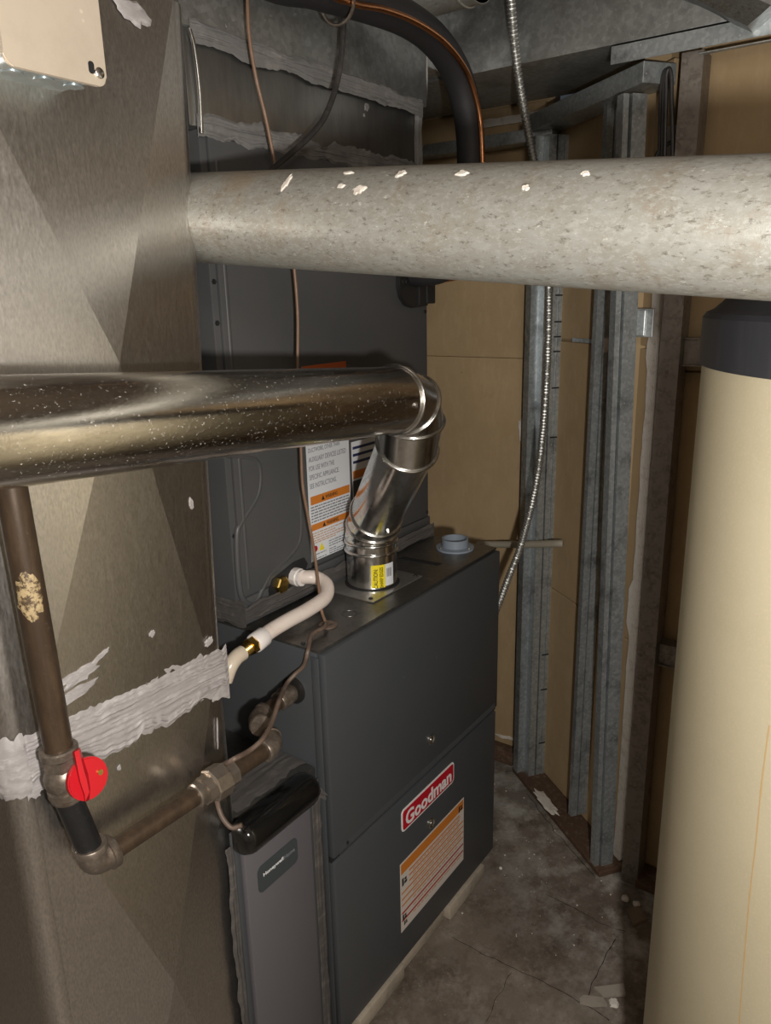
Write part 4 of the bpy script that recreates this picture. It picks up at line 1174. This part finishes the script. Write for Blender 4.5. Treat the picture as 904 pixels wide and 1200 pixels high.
bm = B(); sweep(bm, cat_rom([P(560, 300, 'y', .13), P(540, 322, 'y', .14), P(515, 328, 'y', .155), P(490, 331, 'y', .18), P(484, 332, 'y', .198)], 8), .0075, 14); finish('copper_tube', bm, M['copper'], ls, 60)
bm = B(); bead(bm, P(396, 2, 'y', .09), (1, 0, .1), .034, .003, 28, 6); finish('hanger_ring', bm, M['fitting'], ls, 60)
# flexible steel conduit
fcp = [Vector((D(598, -40, 1.58).x, D(598, -40, 1.58).y, TOP)), D(598, -40, 1.58), D(599, -4, 1.60), D(604, 60, 1.66), D(613, 120, 1.72), D(626, 190, 1.80), D(638, 262, 1.86), D(643, 335, 1.9), D(642, 420, 1.93), D(637, 500, 1.96), D(628, 570, 1.99), D(612, 635, 2.01), D(597, 675, 2.02), D(584, 710, 2.03), D(572, 740, 2.04)]
rp_ = resample(cat_rom(fcp, 20), .0026)
bm = B(); sweep(bm, rp_, [(.0, .0098, .0098)[i % 3] if i % 3 else .0074 for i in range(len(rp_))], 12)
tag(finish('flexible_conduit', bm, M['conduit'], None, 30), 'ribbed flexible steel conduit hanging in front of the drywall to the furnace back', 'conduit')
# control cable lying over the gas fittings
cc = [Vector((.090, .060, H + .008)), P(380, 735, 'z', H + .010), P(366, 744, 'z', H + .008), P(361, 763, 'x', -.004), P(356, 780, 'x', -.006), P(345, 791, 'x', -.018), P(335, 803, 'x', -.040), D(327, 822, 1.285), D(319, 846, 1.245), D(308, 866, 1.195), D(292, 880, 1.175), D(272, 891, 1.140), P(257, 903, 'y', .018), P(252, 922, 'y', .018), P(256, 945, 'y', .012), P(262, 960, 'y', .0), D(272, 970, 1.20), D(284, 967, 1.20)]
line('control_cable', cc, .0040, M['cable'], 'brown control cable from the furnace top draped over the gas elbows', 'cable')
line('wall_conduit', [P(560, 638, 'x', 1.06), P(578, 638, 'x', 1.06), P(620, 638, 'x', 1.03), P(652, 637, 'x', 1.0), P(660, 637, 'x', 1.0)], .0105, M['greypipe'], 'short grey pipe sticking out level behind the furnace top corner', 'pipe', 16, 3)
# looped cable on the stud
bm = B()
def lp(px, py): return P(px, py, 'x', .822)
ch = thing('hanging_cable_coil', lp(782, 190), 'bundle of dark cable loops hung beside the dark stud, upper right', 'cable coil')
for k, off in enumerate((0, 4, 8)):
    pts = [lp(772 + off * .7, 250), lp(773 + off, 190), lp(774 + off, 150), lp(775 + off, 110), lp(777 + off * .8, 90), lp(781 + off * .7, 82), lp(786 + off * .4, 92), lp(787 + off * .3, 120), lp(789 + off * .2, 160), lp(790, 200), lp(789, 250)]
    bm = B(); sweep(bm, [p + Vector((-.006 * k, 0, 0)) for p in cat_rom(pts, 6)], .0042, 8); finish('cable_loop', bm, M['blackcable'], ch, 60)
bm = B(); sweep(bm, cat_rom([lp(790, 165), lp(778, 172), lp(770, 182), lp(769, 200), lp(772, 240)], 6), .0045, 8); finish('cable_loop', bm, M['blackcable'], ch, 60)

# ------------------------------------------------------------------ tank
RT = .34
tz = 1.392
Tl = D(820, 424, .98)
bb = Vector((Tl.x - CAM.x, Tl.y - CAM.y, 0)).normalized(); nn_ = Vector((bb.y, -bb.x, 0))
tc_ = Vector((Tl.x, Tl.y, 0)) + nn_ * RT
tk = thing('tank', (tc_.x, tc_.y, FLOOR), 'tall cream water tank with black cap at the right edge', 'tank')
ztop = Tl.z
bm = B(); lathe(bm, [(RT - .012, 0), (RT - .008, .0), (RT - .003, .01), (RT - .003, ztop - FLOOR + .01)], (tc_.x, tc_.y, FLOOR), 128); finish('shell', bm, M['tank'], tk, 40)
bm = B(); hc_ = .062
lathe(bm, [(RT - .004, 0), (RT + .001, 0), (RT + .001, hc_ - .006), (RT - .003, hc_), (RT - .012, hc_ + .004), (RT * .80, hc_ + .058), (RT * .5, hc_ + .09), (RT * .2, hc_ + .10), (.001, hc_ + .10)], (tc_.x, tc_.y, ztop), 128)
finish('cap', bm, M['tank_cap'], tk, 30)

def on_tank(px, py, r):
    d = ray(px, py); ox, oy = CAM.x - tc_.x, CAM.y - tc_.y
    A_ = d.x * d.x + d.y * d.y; B_ = 2 * (ox * d.x + oy * d.y); C_ = ox * ox + oy * oy - r * r
    return CAM + d * ((-B_ - math.sqrt(max(0, B_ * B_ - 4 * A_ * C_))) / (2 * A_))
st = cat_rom([on_tank(x, y, RT - .0026) for x, y in ((902, 850), (893, 920), (886, 990), (879, 1050), (872, 1130), (866, 1210))], 8)
bm = B(); prev = None
for i, c in enumerate(st):
    rr_ = (c - tc_); sdir = Vector((-rr_.y, rr_.x, 0)).normalized() * .0012 * (.6 + abs(noise.noise((i * .4, 1, 1))))
    p = (bm.verts.new(c + sdir), bm.verts.new(c - sdir))
    if prev: bm.faces.new((prev[0], p[0], p[1], prev[1]))
    prev = p
finish('rust_streak', bm, M['rust'], tk, 0)

# ------------------------------------------------------------------ rubbish on the floor
def shard(name, pts, th, m, label, cat, group=None, lift=0.0):
    q = [P(x, y, 'z', FLOOR) for x, y in pts]
    bm = B(); prism(bm, [(p.x, p.y) for p in q], 'z', FLOOR + lift, FLOOR + lift + th, .001)
    return tag(finish(name, bm, m, None, 0), label, cat, group)
shard('broken_tile', [(735, 1068), (749, 1065), (759, 1080), (743, 1087)], .010, M['tile'], 'brown broken tile on the dark floor beside the tank', 'debris')
shard('slab_fragment', [(679, 1172), (684, 1168), (707, 1171), (712, 1180), (694, 1181), (680, 1177)], .007, M['slate'], 'small flat grey slab fragment, left of the larger one at the bottom', 'debris')
shard('slab_fragment', [(696, 1159), (731, 1155), (734, 1168), (706, 1170)], .008, M['slate'], 'larger flat grey slab fragment near the bottom, in front of the tank', 'debris')
bm = B()
patch(bm, P(720, 1176, 'z', FLOOR + .002), (1, 0, 0), (0, 1, 0), (0, 0, 1), .011, .012, 5.9, .006); tag(finish('plaster_lump', bm, M['chip'], None, 0), 'white crumbled plaster lump between the slab fragments', 'debris')
def stone(px, py, r, seed, m, lab):
    c = P(px, py, 'z', FLOOR); bm = B()
    bmesh.ops.create_icosphere(bm, subdivisions=2, radius=r)
    for v in bm.verts:
        v.co *= 1 + .25 * noise.noise(v.co / r * 1.3 + Vector((seed, 0, 0))); v.co.z *= .7
    mz = min(v.co.z for v in bm.verts)
    bmesh.ops.translate(bm, verts=bm.verts, vec=(c.x, c.y, FLOOR - mz - .001))
    return tag(finish('plaster_chip', bm, m, None, 60), lab, 'debris')
stone(733, 1055, .010, 1, M['chip'], 'round pale chip on the dark floor, farther from the tank')
stone(746, 1062, .010, 2, M['chip'], 'round pale chip touching the brown broken tile')
stone(587, 1018, .005, 3, M['chip'], 'single bright white crumb near the furnace corner')
bm = B(); patch(bm, D(664, 925, 2.0) * 0 + P(640, 940, 'z', FLOOR + .022), QD, QN, (0, 0, 1), .06, .02, 7.7, .004); patch(bm, P(604, 897, 'z', FLOOR + .003), QD, QN, (0, 0, 1), .014, .010, 1.7, .006)
tag(finish('plaster_rubble', bm, M['gypsum'], None, 0), 'white plaster rubble along the foot of the angled wall', 'debris')
random.seed(11)
bm = B()
for _ in range(80):
    t = random.random()
    if t < .6:
        p = Q0 + QD * random.uniform(-.05, .5) - QN * random.uniform(.01, .22) ** 1.0
    else:
        p = Vector((random.uniform(.45, .9), random.uniform(-.35, -.02), 0))
    if p.x > .70 and p.y > .0 and p.x < .72: continue
    s = random.uniform(.0008, .0018) if random.random() < .8 else .0028
    v = [bm.verts.new((p.x + s * a, p.y + s * b, FLOOR + (.0 if c < 0 else s))) for a, b, c in ((-1, -.7, -1), (1, -.8, -1), (.2, 1, -1), (0, 0, 1))]
    for f in ((0, 1, 2), (0, 3, 1), (1, 3, 2), (2, 3, 0)): bm.faces.new([v[i] for i in f])
tag(finish('floor_grit', bm, M['chip'], None, 0), 'scattered pale plaster crumbs on the concrete along the angled wall', 'grit', None, 'stuff')
